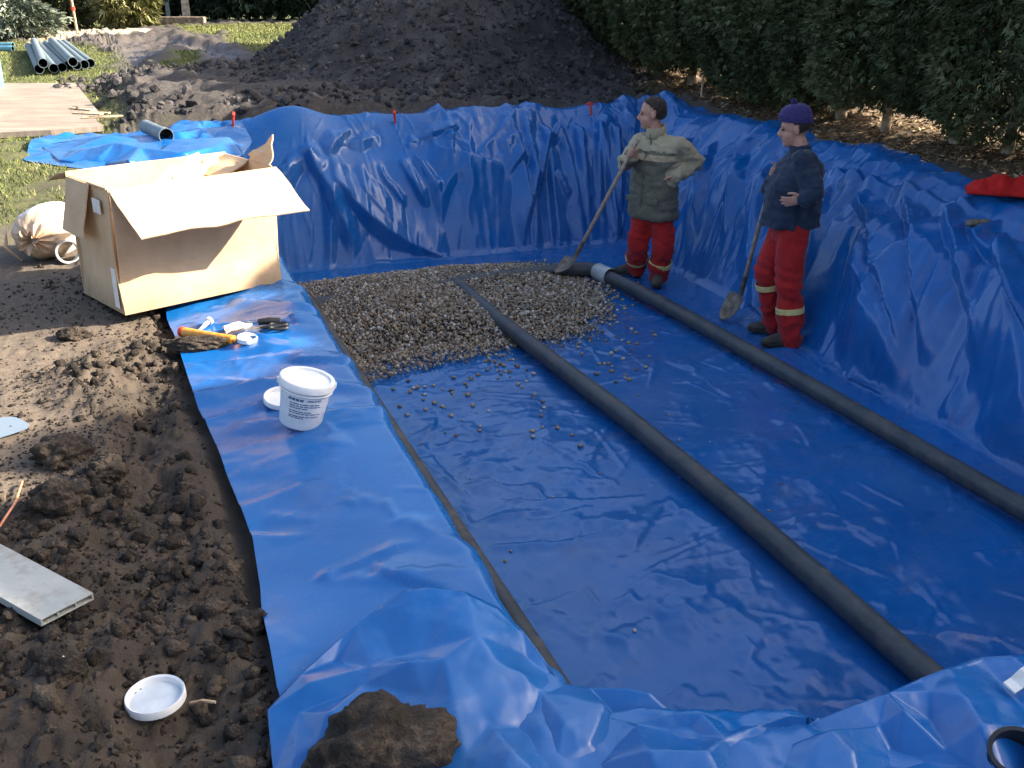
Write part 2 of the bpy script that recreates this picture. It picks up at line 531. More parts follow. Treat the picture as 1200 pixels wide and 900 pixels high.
def build_sheet():
    # level table for the drape
    cs, ct = 0.02, 0.02
    S0, T0 = 0.2, -1.4
    hs = np.arange(S0, 12.6, cs); ht = np.arange(T0, 7.2, ct)
    HH = h_smooth(*np.meshgrid(hs, ht, indexing='ij')).astype(np.float32)
    dS, dT = np.gradient(HH, cs, ct)
    NZ = 1.0 / np.sqrt(1 + dS ** 2 + dT ** 2)
    def samp(A, s, t):
        i = np.clip((s - S0) / cs, 0, len(hs) - 1.01); j = np.clip((t - T0) / ct, 0, len(ht) - 1.01)
        i0 = i.astype(np.int32); j0 = j.astype(np.int32); a = i - i0; b = j - j0
        return (A[i0, j0] * (1 - a) + A[i0 + 1, j0] * a) * (1 - b) + (A[i0, j0 + 1] * (1 - a) + A[i0 + 1, j0 + 1] * a) * b
    tn = np.concatenate([np.linspace(0, 0.80, 24), np.linspace(0.80, 1.42, 26)[1:], np.linspace(1.42, 5.05, 126)[1:], np.linspace(5.05, 6.1, 66)[1:], np.linspace(6.1, 6.4, 12)[1:]])
    sn = np.concatenate([np.linspace(0.7, 1.75, 38), np.linspace(1.75, 2.55, 26)[1:], np.linspace(2.55, 10.25, 240)[1:], np.linspace(10.25, 11.25, 64)[1:], np.linspace(11.25, 11.6, 14)[1:]])
    if len(tn) % 2 == 0: tn = np.append(tn, tn[-1] + 0.02)
    if len(sn) % 2 == 0: sn = np.append(sn, sn[-1] + 0.02)
    def start(sn, tn):
        S, T = np.meshgrid(sn, tn, indexing='ij')
        w = np.clip(T / 0.8, 0, 1)
        tl = t_left(S)
        T2 = np.where(T < 0.8, tl + (0.8 - tl) * w, T)
        k = sstep(6.0, tn[-1], T); T2 = T2 + k * (t_right(S) - tn[-1])
        k = sstep(11.2, sn[-1], S); S2 = S + k * (s_back(T2) - sn[-1])
        Z = h_smooth(S2, T2) + 0.015
        return np.stack([S2, T2, Z], -1).astype(np.float32)
    def excess(P):
        """how much slack the sheet has along s and along t"""
        s, t = P[..., 0], P[..., 1]
        right = sstep(4.9, 5.3, t) * sstep(2.2, 3.0, s)
        back = sstep(10.05, 10.4, s)
        nearb = sstep(2.4, 1.9, s) * sstep(0.5, 0.8, t)
        leftf = sstep(9.4, 10.0, s) * sstep(0.9, 0.2, t)
        fl = 0.010 + 0.018 * np.clip(fbm(s * 0.8, t * 0.8, 71, 3) + 0.2, 0, 1)
        es = fl + 0.085 * right * (1 - back) + 0.05 * back + 0.10 * nearb + 0.10 * leftf
        et = fl + 0.035 * right + 0.085 * back * (1 - right) + 0.13 * nearb + 0.10 * leftf
        strip = sstep(0.95, 0.8, t) * sstep(2.3, 2.7, s) * sstep(9.6, 9.0, s)
        es = es * (1 - strip) + 0.010 * strip; et = et * (1 - strip) + 0.012 * strip
        return (1 + es).astype(np.float32), (1 + et).astype(np.float32)
    def relax(P, rests, iters, bend, seed, sub=4):
        n, m, _ = P.shape
        V = np.zeros_like(P)
        offs = [(1, 0), (0, 1), (1, 1), (1, -1), (2, 0), (0, 2)]
        ks = [1, 1, 0.6, 0.6, bend, bend]
        def sl(o):
            di, dj = o
            A = (slice(0, n - di), slice(0, m - dj) if dj >= 0 else slice(-dj, m))
            B = (slice(di, n), slice(dj, m) if dj >= 0 else slice(0, m + dj))
            return A, B
        SL = [sl(o) for o in offs]
        lim_pipe = None
        for it in range(iters):
            V *= 0.86
            V[..., 2] -= 0.0011
            Q = P + V
            for k in range(sub):
                C = np.zeros_like(Q)
                for (A, B), L, kk in zip(SL, rests, ks):
                    D = Q[B] - Q[A]
                    ln = np.sqrt(np.einsum('ijk,ijk->ij', D, D)) + 1e-7
                    D *= ((ln - L) / ln * (0.5 * kk))[..., None]
                    C[A] += D; C[B] -= D
                Q += C * 0.36
                hgt = samp(HH, Q[..., 0], Q[..., 1]) + 0.004
                pen = hgt - Q[..., 2]
                hit = pen > 0
                if hit.any():
                    i = np.clip(((Q[..., 0][hit] - S0) / cs).astype(np.int32), 0, len(hs) - 1); j = np.clip(((Q[..., 1][hit] - T0) / ct).astype(np.int32), 0, len(ht) - 1)
                    nz = NZ[i, j]; d = pen[hit] * nz
                    Q[..., 0][hit] += -dS[i, j] * nz * d; Q[..., 1][hit] += -dT[i, j] * nz * d; Q[..., 2][hit] += nz * d
            # things that weigh the sheet down: pipes, gravel
            s, t, z = Q[..., 0], Q[..., 1], Q[..., 2]
            cap = np.full(z.shape, 9.0, np.float32)
            for tp in PIPES_T:
                cap = np.where((np.abs(t - tp) < 0.09) & (s > 2.6) & (s < 9.9), FLOOR + 0.012, cap)
            cap = np.where((s > 7.4) & (s < 10.1) & (t > 1.5) & (t < 4.6), FLOOR + 0.03, cap)
            cap = np.where((s > 2.7) & (s < 10.1) & (t > 1.6) & (t < 4.95), np.minimum(cap, FLOOR + 0.055), cap)
            Q[..., 2] = np.minimum(z, np.maximum(cap, samp(HH, s, t) + 0.006))
            V = Q - P
            sp = np.sqrt(np.einsum('ijk,ijk->ij', V, V))[..., None]
            V *= np.minimum(1.0, 0.02 / (sp + 1e-9))
            # friction where it lies on the earth
            low = (Q[..., 2] - samp(HH, Q[..., 0], Q[..., 1]) < 0.012)
            V[low] *= 0.35
            P = Q
        return P
    def rest_of(P, es, et):
        offs = [(1, 0), (0, 1), (1, 1), (1, -1), (2, 0), (0, 2)]
        n, m, _ = P.shape; out = []
        for di, dj in offs:
            A = (slice(0, n - di), slice(0, m - dj) if dj >= 0 else slice(-dj, m)); B = (slice(di, n), slice(dj, m) if dj >= 0 else slice(0, m + dj))
            D = P[B] - P[A]; ln = np.sqrt(np.einsum('ijk,ijk->ij', D, D))
            if dj == 0: f = es[A]
            elif di == 0: f = et[A]
            else: f = 0.5 * (es[A] + et[A])
            out.append((ln * f).astype(np.float32))
        return out
    Pf = start(sn, tn)
    esf, etf = excess(Pf)
    def crease(F, S, T, p0, p1, w, amp, asym=0.0, bow=0.0, w_end=1.0, mode='add'):
        """one sharp fold from p0 to p1 with a tent-like section"""
        ex, ey = p1[0] - p0[0], p1[1] - p0[1]; L = math.hypot(ex, ey); ex /= L; ey /= L
        wm = w * max(1, w_end) * 1.6 + abs(bow)
        lo_s, hi_s = min(p0[0], p1[0]) - wm, max(p0[0], p1[0]) + wm; lo_t, hi_t = min(p0[1], p1[1]) - wm, max(p0[1], p1[1]) + wm
        mk = (S > lo_s) & (S < hi_s) & (T > lo_t) & (T < hi_t)
        if not mk.any(): return
        xs = S[mk] - p0[0]; yt = T[mk] - p0[1]
        a = (xs * ex + yt * ey) / L; d = -xs * ey + yt * ex - bow * 4 * a * (1 - a)
        ac = np.clip(a, 0, 1)
        ww = w * (1 + (w_end - 1) * ac)
        env = np.clip(np.minimum(a, 1 - a) * 5.0, 0, 1)
        prof = np.where(d > 0, 1 - d / (ww * (1 + asym)), 1 + d / (ww * (1 - asym)))
        val = amp * env * np.clip(prof, 0, 1)
        if mode == 'add': F[mk] += val
        else: F[mk] = np.maximum(F[mk], val)
    def displace(P, F):
        s, t = P[..., 0], P[..., 1]
        gx = samp(dS.astype(np.float32), s, t); gy = samp(dT.astype(np.float32), s, t)
        for _ in range(2):
            gx[1:-1, 1:-1] = 0.25 * (gx[2:, 1:-1] + gx[:-2, 1:-1] + gx[1:-1, 2:] + gx[1:-1, :-2]); gy[1:-1, 1:-1] = 0.25 * (gy[2:, 1:-1] + gy[:-2, 1:-1] + gy[1:-1, 2:] + gy[1:-1, :-2])
        nn = 1 / np.sqrt(1 + gx ** 2 + gy ** 2)
        P[..., 0] += -gx * nn * F; P[..., 1] += -gy * nn * F; P[..., 2] += nn * F
    rnd = random.Random(5)
    U = rnd.uniform
    def big(S, T):
        rnd.seed(5)
        F = np.zeros(S.shape)
        # pleats down the right bank, gathered at the rim and fanning to the foot
        sv = 2.9
        while sv < 10.6:
            w_ = U(0.09, 0.17); lean = U(-0.10, 0.34)
            crease(F, S, T, (sv, U(5.85, 6.15)), (sv - lean - 0.10, U(4.98, 5.3)), w_ * 0.9, w_ * U(0.2, 0.4), U(-0.7, 0.7), U(-0.08, 0.08), U(1.0, 1.5), 'max')
            sv += w_ * U(1.5, 2.4)
        for a0, a1 in (((6.9, 5.55), (5.6, 5.0)), ((5.6, 5.7), (4.3, 5.02)), ((8.0, 5.5), (7.2, 4.96)), ((4.6, 5.6), (3.4, 5.0))):
            crease(F, S, T, a0, a1, 0.14, 0.13, 0.4, 0.05, 1.2, 'max')
        # far bank: smooth drapes left, crumpled rim, upright pleats right
        tv = 4.1
        while tv < 5.5:
            crease(F, S, T, (U(11.0, 11.3), tv + U(-.05, .05)), (10.32, tv - U(0.0, 0.25)), U(0.06, 0.10), U(0.06, 0.12), U(-0.5, 0.5), U(-0.06, 0.06), U(1.0, 1.8), 'max')
            tv += U(0.13, 0.26)
        for k in range(14):
            t0 = U(0.0, 5.6); s0 = U(10.75, 11.3); an = U(-1.2, 1.2); L = U(0.3, 0.8)
            crease(F, S, T, (s0, t0), (s0 - L * math.cos(an) * 0.6, t0 + L * math.sin(an)), U(0.06, 0.14), U(0.05, 0.10), U(-0.6, 0.6), U(-0.05, 0.05), U(0.7, 1.5), 'max')
        # left strip: a few long flat folds across
        for (a0, a1, w, am) in (((5.30, 0.15), (4.95, 0.95), 0.10, 0.05), ((4.75, 0.15), (4.45, 0.9), 0.08, 0.04), ((4.0, 0.2), (3.75, 0.95), 0.10, 0.05),
                                ((3.5, 0.22), (3.62, 0.75), 0.09, 0.018), ((5.6, 0.45), (5.05, 0.95), 0.10, 0.045), ((3.3, 0.55), (2.5, 0.95), 0.10, 0.028), ((3.0, 0.35), (2.45, 0.55), 0.06, 0.02), ((4.4, 0.55), (3.9, 0.95), 0.07, 0.035), ((4.55, 0.18), (4.2, 0.62), 0.07, 0.03), ((3.2, 0.25), (2.85, 0.85), 0.08, 0.035), ((5.1, 0.4), (4.6, 0.75), 0.06, 0.03), ((2.75, 0.3), (2.5, 0.9), 0.07, 0.03), ((6.2, 0.5), (5.4, 0.98), 0.09, 0.05)):
            crease(F, S, T, a0, a1, w, am * 0.55, 0.75, 0.02, 1.0, 'max')
        # floor: long low ridges
        for k in range(16):
            s0 = U(2.7, 7.6); t0 = U(1.6, 4.9); an = U(-0.9, 0.9) + (0.5 if k % 3 else 2.0); L = U(0.4, 1.5)
            crease(F, S, T, (s0, t0), (s0 + L * math.cos(an), t0 + L * math.sin(an)), U(0.05, 0.12), U(0.010, 0.026), U(-0.7, 0.7), U(-0.05, 0.05), U(0.6, 1.5), 'max')
        return F
    def small(S, T, seed=9, kw=1.0, ka=1.0):
        rnd.seed(seed)
        F = np.zeros(S.shape)
        for k in range(170):
            s0 = U(2.6, 9.5); t0 = U(1.5, 5.0); an = U(0, math.pi); L = U(0.15, 0.9)
            crease(F, S, T, (s0, t0), (s0 + L * math.cos(an), t0 + L * math.sin(an)), U(0.02, 0.055) * kw, U(0.008, 0.024) * ka, U(-0.5, 0.5), U(-0.03, 0.03), U(0.6, 1.4))
        for k in range(90):
            s0 = U(3.0, 10.6); t0 = U(5.0, 6.2); an = math.pi / 2 + U(-0.7, 0.7); L = U(0.1, 0.45)
            crease(F, S, T, (s0, t0), (s0 + L * math.cos(an), t0 + L * math.sin(an)), U(0.018, 0.04) * kw, U(0.006, 0.018) * ka, U(-0.5, 0.5), U(-0.03, 0.03), U(0.6, 1.4))
        for k in range(80):
            s0 = U(10.3, 11.5); t0 = U(-0.5, 6.0); an = U(-0.9, 0.9); L = U(0.15, 0.6)
            crease(F, S, T, (s0, t0), (s0 + L * math.cos(an), t0 + L * math.sin(an)), U(0.018, 0.045) * kw, U(0.006, 0.02) * ka, U(-0.5, 0.5), U(-0.03, 0.03), U(0.6, 1.4))
        for k in range(40):
            s0 = U(1.0, 2.3); t0 = U(0.25, 4.5); an = U(0, math.pi); L = U(0.1, 0.45)
            crease(F, S, T, (s0, t0), (s0 + L * math.cos(an), t0 + L * math.sin(an)), U(0.02, 0.06) * kw, U(0.008, 0.022) * ka, U(-0.5, 0.5), U(-0.03, 0.03), U(0.6, 1.4))
        for k in range(36):
            s0 = U(2.2, 9); t0 = U(0.2, 1.0); an = U(0, math.pi); L = U(0.08, 0.35)
            crease(F, S, T, (s0, t0), (s0 + L * math.cos(an), t0 + L * math.sin(an)), U(0.02, 0.05) * kw, U(0.006, 0.018) * ka, U(-0.5, 0.5), U(-0.03, 0.03), U(0.6, 1.4))
        return F
    P = Pf.copy()
    n, m, _ = P.shape
    displace(P, big(P[..., 0].copy(), P[..., 1].copy()))
    one = np.ones(P.shape[:2], np.float32)
    rf = [np.maximum(x * 0.3 + y * 0.7, y * 0.995) for x, y in zip(rest_of(Pf, esf, etf), rest_of(P, one, one))]
    P = relax(P, rf, 5, 0.0, 2, 3)
    def up2(A):
        n = A.shape[0]
        out = np.empty((2 * n - 1,) + A.shape[1:], A.dtype); out[::2] = A; out[1::2] = 0.5 * (A[:-1] + A[1:])
        return out
    P = up2(P); P = up2(P.transpose(1, 0, 2)).transpose(1, 0, 2).copy()
    P[1:-1, 1:-1] = 0.4 * P[1:-1, 1:-1] + 0.15 * (P[2:, 1:-1] + P[:-2, 1:-1] + P[1:-1, 2:] + P[1:-1, :-2])
    sd_, td_ = P[..., 0].astype(np.float64), P[..., 1].astype(np.float64)
    zr = sstep(4.85, 5.25, td_) * sstep(2.0, 2.8, sd_) * (1 - sstep(10.1, 10.5, sd_)); zb = sstep(10.15, 10.5, sd_); zn = sstep(2.2, 1.8, sd_) * sstep(0.15, 0.4, td_)
    zl = sstep(0.98, 0.85, td_) * sstep(2.0, 2.4, sd_) * (1 - zb); zf = np.clip(1 - zr - zb - zn - zl, 0, 1)
    Fc = zf * (0.034 * crumple(sd_, td_, 0.55, 0.32, 0.5, 900) + 0.020 * crumple(sd_, td_, 0.22, 0.14, 1.1, 910) + 0.006 * crumple(sd_, td_, 0.09, 0.065, 0.2, 920))
    Fc += zr * (0.15 * crumple(sd_, td_, 0.30, 0.90, -0.25, 930) + 0.055 * crumple(sd_, td_, 0.15, 0.34, -0.35, 940) + 0.014 * crumple(sd_, td_, 0.08, 0.12, 0.1, 950))
    Fc += zb * (0.115 * crumple(sd_, td_, 0.70, 0.34, 0.35, 960) + 0.055 * crumple(sd_, td_, 0.28, 0.16, 0.3, 970) * sstep(10.3, 10.8, sd_ + 0.25 * sstep(3.6, 4.2, td_)) + 0.010 * crumple(sd_, td_, 0.11, 0.08, 0.1, 980))
    Fc += zn * (0.030 * crumple(sd_, td_, 0.42, 0.30, 0.7, 990, 0.5, True) + 0.012 * crumple(sd_, td_, 0.20, 0.15, -0.3, 1000, 0.4, True) + 0.012 * crumple(sd_, td_, 0.09, 0.07, 0.2, 1010))
    Fc += zl * (0.030 * crumple(sd_, td_, 0.55, 0.45, 0.5, 1020, 0.5, True) + 0.007 * crumple(sd_, td_, 0.16, 0.24, 0.6, 1030) + 0.003 * crumple(sd_, td_, 0.07, 0.07, 0.6, 1040))
    Fc += sstep(9.7, 10.1, sd_) * sstep(0.9, 0.4, td_) * (0.02 * crumple(sd_, td_, 0.45, 0.30, 0.9, 1050, 0.5, True) + 0.01 * crumple(sd_, td_, 0.2, 0.15, 0.2, 1060, 0.4, True))
    # the drapes one can follow on the right and far banks
    def wall_pt(u, v):
        d = ray(u, v); k = np.arange(2.5, 16, 0.02); x = d.x * k; y = d.y * k; z = CAM_Z + d.z * k
        a, b = st(x, y); i = int(np.argmax(z < h_smooth(a, b))); return (float(a[i]), float(b[i]))
    Fw = np.zeros(sd_.shape)
    for u0, v0, u1, v1, w, am, asy in ((975, 222, 955, 300, .07, .08, .5), (1003, 235, 1062, 445, .11, .15, -.5), (1035, 238, 1025, 300, .06, .07, .3), (1060, 240, 1090, 440, .10, .13, -.6), (1090, 248, 1075, 300, .06, .08, .5),
            (1108, 250, 1150, 450, .11, .15, -.5), (1128, 255, 1205, 450, .14, .17, -.7), (1165, 270, 1215, 380, .09, .12, -.4), (1185, 300, 1240, 430, .09, .12, -.5), (985, 385, 1065, 455, .12, .12, .5), (1060, 452, 1135, 503, .12, .11, .5),
            (1125, 498, 1225, 556, .13, .12, .5), (990, 330, 1050, 430, .09, .10, -.5), (840, 165, 815, 285, .09, .10, .4), (872, 172, 850, 300, .08, .09, -.4), (900, 200, 880, 335, .09, .11, .4), (810, 160, 795, 255, .07, .08, .3),
            (960, 203, 1050, 226, .07, .06, .6), (1045, 224, 1160, 258, .08, .07, .6), (930, 210, 925, 340, .08, .10, .3), (1230, 320, 1300, 480, .12, .14, -.5), (1290, 330, 1350, 480, .12, .14, -.4),
            (375, 205, 512, 302, .15, .16, -.5), (400, 196, 552, 306, .11, .13, -.6), (438, 190, 482, 252, .08, .09, -.4), (462, 185, 505, 248, .08, .09, -.4), (482, 180, 520, 232, .07, .08, .4), (500, 178, 592, 202, .09, .08, .6), (590, 204, 662, 160, .09, .08, -.6),
            (660, 150, 608, 296, .09, .13, .5), (682, 148, 688, 240, .06, .09, .3), (702, 148, 702, 262, .06, .09, -.3), (724, 148, 726, 270, .06, .10, .3), (640, 158, 632, 235, .06, .08, .3), (350, 170, 420, 300, .13, .10, -.4),
            (545, 150, 470, 175, .07, .06, .5), (600, 145, 560, 185, .07, .06, -.5), (415, 150, 380, 190, .08, .07, .4), (440, 160, 500, 172, .06, .05, .4)):
        crease(Fw, sd_, td_, wall_pt(u0, v0), wall_pt(u1, v1), w, am, asy, 0.02, 1.2, 'max')
    Fc += Fw * np.clip(zr + zb, 0, 1) * 0.9
    # the strip on the left: long film folds, one side steep, the other flat
    rnd.seed(77); Fl = np.zeros(sd_.shape)
    for k in range(22):
        s0 = U(2.3, 6.4); an = U(-1.9, -1.1) if k % 3 else U(-0.6, 0.4); L_ = U(0.35, 0.85); t0 = U(0.55, 0.95) if k % 3 else U(0.3, 0.8)
        crease(Fl, sd_, td_, (s0, t0), (s0 + L_ * math.cos(an), t0 + L_ * math.sin(an)), U(0.06, 0.13), U(0.010, 0.024), rnd.choice((-0.8, 0.8)), U(-0.05, 0.05), U(0.5, 1.5), 'max')
    Fc += Fl * zl
    rnd.seed(78); Fl = np.zeros(sd_.shape)
    for k in range(60):
        s0 = U(2.6, 7.6); t0 = U(1.55, 4.9); an = U(0, 3.14); L_ = U(0.3, 1.1)
        crease(Fl, sd_, td_, (s0, t0), (s0 + L_ * math.cos(an), t0 + L_ * math.sin(an)), U(0.03, 0.09), U(0.006, 0.016), rnd.choice((-0.8, 0.8)), U(-0.06, 0.06), U(0.5, 1.5), 'max')
    Fc += Fl * zf
    fl_ = samp(HH, P[..., 0], P[..., 1])
    Fc = np.maximum(Fc, -(P[..., 2] - fl_) * 0.9 + 0.004)          # never below the earth
    for tp_ in PIPES_T:
        Fc = np.where((np.abs(td_ - tp_) < 0.10) & (sd_ > 2.4) & (sd_ < 9.4), np.minimum(Fc, 0.006), Fc)
    Fc = np.where((sd_ > 7.3) & (sd_ < 10.0) & (td_ > 1.5) & (td_ < 4.5), np.minimum(Fc, 0.012), Fc)
    displace(P, Fc + small(P[..., 0].copy(), P[..., 1].copy(), 17, 0.5, 0.45))
    n, m, _ = P.shape
    co = np.empty((n * m, 3))
    co[:, 0] = (P[..., 0] * DS[0] + P[..., 1] * TS[0]).ravel(); co[:, 1] = (P[..., 0] * DS[1] + P[..., 1] * TS[1]).ravel(); co[:, 2] = P[..., 2].ravel()
    o = mesh_np('tarpaulin', co, grid_faces(n, m), MATS['blue_sheet'])
    sp, tp = P[..., 0], P[..., 1]
    mud = sstep(5.0, 5.6, tp) * 0.8 + 0.35 * sstep(1.3, 1.8, tp) * (1 - sstep(4.6, 5.2, tp)) + 0.5 * sstep(0.75, 0.4, tp)
    fattr(o, 'mud', np.clip(mud, 0, 1))
    tag(o, 'large creased blue plastic sheet lining the dug pit and its rims', 'tarpaulin')
    return o, P

def sheet_material():
    m = NT('blue_sheet'); v = m.coord('Object')
    n1 = m.noise(v, 1.1, 4, 0.55); n2 = m.noise(v, 7, 5, 0.6)
    col = m.ramp(n1, [(0.3, (0.003, 0.090, 0.30, 1)), (0.7, (0.005, 0.120, 0.38, 1))])
    sm = m.noise(v, 2.6, 6, 0.68, 0.4)
    smear = m.ramp(sm, [(0.56, G1), (0.72, G2)])
    sv2 = m.noise(m.coord('Object', (3.0, 9.0, 9.0)), 2.0, 5, 0.7)
    smear = m.math('MULTIPLY', m.math('MULTIPLY', smear, sv2), m.math('ADD', m.attr('mud'), 0.12))
    col = m.mix(m.math('MULTIPLY', smear, 0.85, True), col, (0.15, 0.13, 0.13, 1))
    # film of dust
    dust = m.ramp(m.noise(v, 0.9, 7, 0.72), [(0.42, G1), (0.75, G2)])
    col = m.mix(m.math('MULTIPLY', dust, 0.28), col, (0.16, 0.20, 0.30, 1))
    sp = m.ramp(m.noise(v, 75, 2, 0.5), [(0.745, G1), (0.77, G2)])
    col = m.mix(m.math('MULTIPLY', sp, 0.7), col, (0.09, 0.075, 0.06, 1))
    rg = m.ramp(n2, [(0.3, (0.17, 0.17, 0.17, 1)), (0.7, (0.32, 0.32, 0.32, 1))])
    rg = m.math('ADD', rg, m.math('MULTIPLY', smear, 0.4))
    m.set(col=col, rough=rg, spec=0.5)
    m.bump(m.noise(v, 14, 3, 0.55, 0.6), 0.10, 0.010)
    return m.m
sheet_material()
tarp, TP = build_sheet()

# ---------------------------------------------------------------- loose parts of the sheet: crumpled, faceted film
from mathutils.geometry import delaunay_2d_cdt
def facet_sheet(name, pts, outline, seed, cuts=3, skirt=0.05, soft=2):
    """crumpled film from ridge and hollow points (u, v, z); outline = number of leading points that form the border"""
    sc = 1.0
    P3 = [at(u, v, z) for u, v, z in pts]
    P2 = [Vector((p.x, p.y)) for p in P3]
    n = outline
    vo, ed, fa, ov, oe, of = delaunay_2d_cdt(P2, [(i, (i + 1) % n) for i in range(n)], [], 1, 1e-5)
    bm = bmesh.new(); idx = []
    for k, q in enumerate(vo):
        src = ov[k][0] if ov[k] else None
        z = P3[src].z if src is not None else min(P3, key=lambda p: (p.x - q.x) ** 2 + (p.y - q.y) ** 2).z
        idx.append(bm.verts.new((q.x, q.y, z)))
    for f in fa: bm.faces.new([idx[i] for i in f])
    bmesh.ops.delete(bm, geom=[v for v in bm.verts if not v.link_faces], context='VERTS')
    bmesh.ops.subdivide_edges(bm, edges=bm.edges[:], cuts=cuts, use_grid_fill=True)
    bmesh.ops.triangulate(bm, faces=bm.faces[:]); bmesh.ops.subdivide_edges(bm, edges=bm.edges[:], cuts=2, use_grid_fill=True)
    bnd = set(v for e in bm.edges if e.is_boundary for v in e.verts)
    for _ in range(soft):
        new = {}
        for v in bm.verts:
            if v in bnd: continue
            c = Vector((0, 0, 0)); k = 0
            for e in v.link_edges: c += e.other_vert(v).co; k += 1
            new[v] = v.co.lerp(c / k, 0.5)
        for v, c in new.items(): v.co = c
    co = np.array([v.co for v in bm.verts])
    s_, t_ = st(co[:, 0], co[:, 1])
    dz = 0.008 * crumple(s_, t_, 0.14, 0.10, 0.6, seed, 0.5) + 0.0025 * crumple(s_, t_, 0.05, 0.04, 0.2, seed + 50, 0.5)
    for v, d in zip(bm.verts, dz):
        if v not in bnd: v.co.z += d
    # the film turns down at its border
    be = [e for e in bm.edges if e.is_boundary]
    r = bmesh.ops.extrude_edge_only(bm, edges=be)
    cen = co.mean(0)
    for v in [g for g in r['geom'] if isinstance(g, bmesh.types.BMVert)]:
        d = Vector((cen[0] - v.co.x, cen[1] - v.co.y, 0)).normalized(); v.co += d * 0.012 + Vector((0, 0, -skirt))
    o = from_bm(name, bm, MATS['blue_sheet'], tarp)
    o.data.set_sharp_from_angle(angle=R(180))
    fattr(o, 'mud', np.full(len(o.data.vertices), 0.35))
    return o
corner = [(313, 832, 0.02), (352, 790, 0.04), (402, 745, 0.07), (440, 715, 0.10), (474, 691, 0.13), (508, 688, 0.135), (545, 693, 0.13), (585, 712, 0.10), (612, 738, 0.075), (636, 770, 0.05), (656, 800, 0.03),
          (690, 806, 0.02), (735, 806, 0.03), (762, 812, 0.03), (786, 834, 0.0), (722, 842, -0.01), (716, 900, 0.0), (700, 985, 0.0), (560, 1000, 0.0), (420, 1000, 0.0), (322, 990, 0.0), (320, 905, 0.01),
          (487, 717, 0.12), (463, 770, 0.075), (433, 782, 0.07), (447, 737, 0.085), (520, 772, 0.12), (560, 745, 0.125), (617, 770, 0.05), (480, 775, 0.115), (427, 802, 0.06), (500, 815, 0.075), (577, 775, 0.10), (402, 815, 0.05),
          (417, 740, 0.075), (392, 775, 0.035), (373, 870, 0.05), (385, 835, 0.075), (350, 835, 0.03), (362, 800, 0.06), (633, 808, 0.05), (530, 816, 0.10), (575, 850, 0.06), (600, 880, 0.09), (625, 855, 0.03), (545, 890, 0.05), (480, 860, 0.06), (660, 845, 0.07), (690, 870, 0.05), (650, 900, 0.03), (430, 900, 0.03), (710, 825, 0.05), (745, 825, 0.045), (345, 890, 0.04), (600, 815, 0.07)]
facet_sheet('folded_corner', corner, 22, 1200, 3, 0.05, 1)
rim = [(705, 838, 0.02), (745, 848, 0.03), (790, 836, 0.045), (822, 836, 0.05), (860, 852, 0.03), (888, 850, 0.05), (925, 838, 0.06), (962, 842, 0.03), (1000, 826, 0.04), (1040, 812, 0.05), (1078, 795, 0.04), (1112, 782, 0.06), (1150, 770, 0.05), (1185, 768, 0.06), (1240, 762, 0.04), (1330, 770, 0.03), (1420, 860, 0.0), (1420, 990, 0.0), (1200, 1010, 0.0), (950, 1010, 0.0), (690, 1000, 0.0), (698, 900, 0.02),
       (760, 880, 0.09), (800, 860, 0.02), (735, 915, 0.03), (830, 880, 0.085), (870, 900, 0.02), (905, 880, 0.02), (925, 862, 0.01), (850, 865, 0.07), (960, 870, 0.015), (975, 856, 0.075), (1000, 880, 0.08), (940, 905, 0.06), (1030, 850, 0.03), (1060, 830, 0.08), (1090, 845, 0.02), (1110, 880, 0.03), (1050, 890, 0.0), (1090, 810, 0.05), (1130, 815, 0.09), (1150, 850, 0.10), (1170, 800, 0.04), (1200, 830, 0.05), (1140, 900, 0.03), (1230, 800, 0.08), (1270, 850, 0.03), (780, 930, 0.06), (1010, 930, 0.05), (870, 950, 0.05), (1180, 940, 0.03)]
facet_sheet('crumpled_rim', rim, 22, 1300, 3, 0.05, 1)
wing = [(47, 170, 0.02), (95, 163, 0.03), (128, 158, 0.09), (150, 160, 0.04), (190, 157, 0.08), (235, 150, 0.08), (268, 148, 0.12), (288, 150, 0.10), (296, 166, 0.03), (285, 182, 0.02), (230, 190, 0.03), (180, 196, 0.02), (150, 188, 0.10), (120, 192, 0.0), (92, 192, 0.0), (70, 188, 0.02),
        (105, 174, 0.09), (80, 176, 0.03), (135, 166, 0.15), (140, 180, 0.02), (165, 172, 0.12), (180, 182, 0.03), (200, 170, 0.05), (215, 178, 0.12), (235, 165, 0.04), (250, 172, 0.10), (268, 160, 0.13), (280, 168, 0.05), (115, 184, 0.05), (160, 164, 0.05), (205, 163, 0.11)]
facet_sheet('crumpled_wing', wing, 16, 1400, 3, 0.04, 1)
# ================================================================ HEDGES, SHRUBS, SOIL HEAP
def leaf_material(name, c_dark, c_mid, c_light, scale=3.0):
    m = NT(name); v = m.coord('Object')
    tc = m.n('ShaderNodeObjectInfo')
    f = m.noise(v, scale, 4, 0.65)
    f = m.math('ADD', m.math('MULTIPLY', f, 0.8), m.math('MULTIPLY', m.math('SUBTRACT', tc.outputs['Random'], 0.5), 0.16))
    f = m.math('ADD', f, m.math('MULTIPLY', m.attr('tint'), 0.25))
    m.set(col=m.ramp(f, [(0.30, c_dark), (0.52, c_mid), (0.75, c_light)]), rough=0.62, spec=0.25)
    return m.m
leaf_material('hedge_green', (0.050, 0.066, 0.028, 1), (0.105, 0.125, 0.052, 1), (0.19, 0.185, 0.085, 1), 2.2)
leaf_material('far_green', (0.016, 0.034, 0.020, 1), (0.036, 0.062, 0.036, 1), (0.065, 0.10, 0.055, 1), 1.5)
leaf_material('silver_green', (0.08, 0.10, 0.07, 1), (0.19, 0.22, 0.16, 1), (0.38, 0.40, 0.32, 1), 3.5)
leaf_material('olive_green', (0.08, 0.085, 0.025, 1), (0.17, 0.17, 0.06, 1), (0.30, 0.28, 0.13, 1), 3.5)
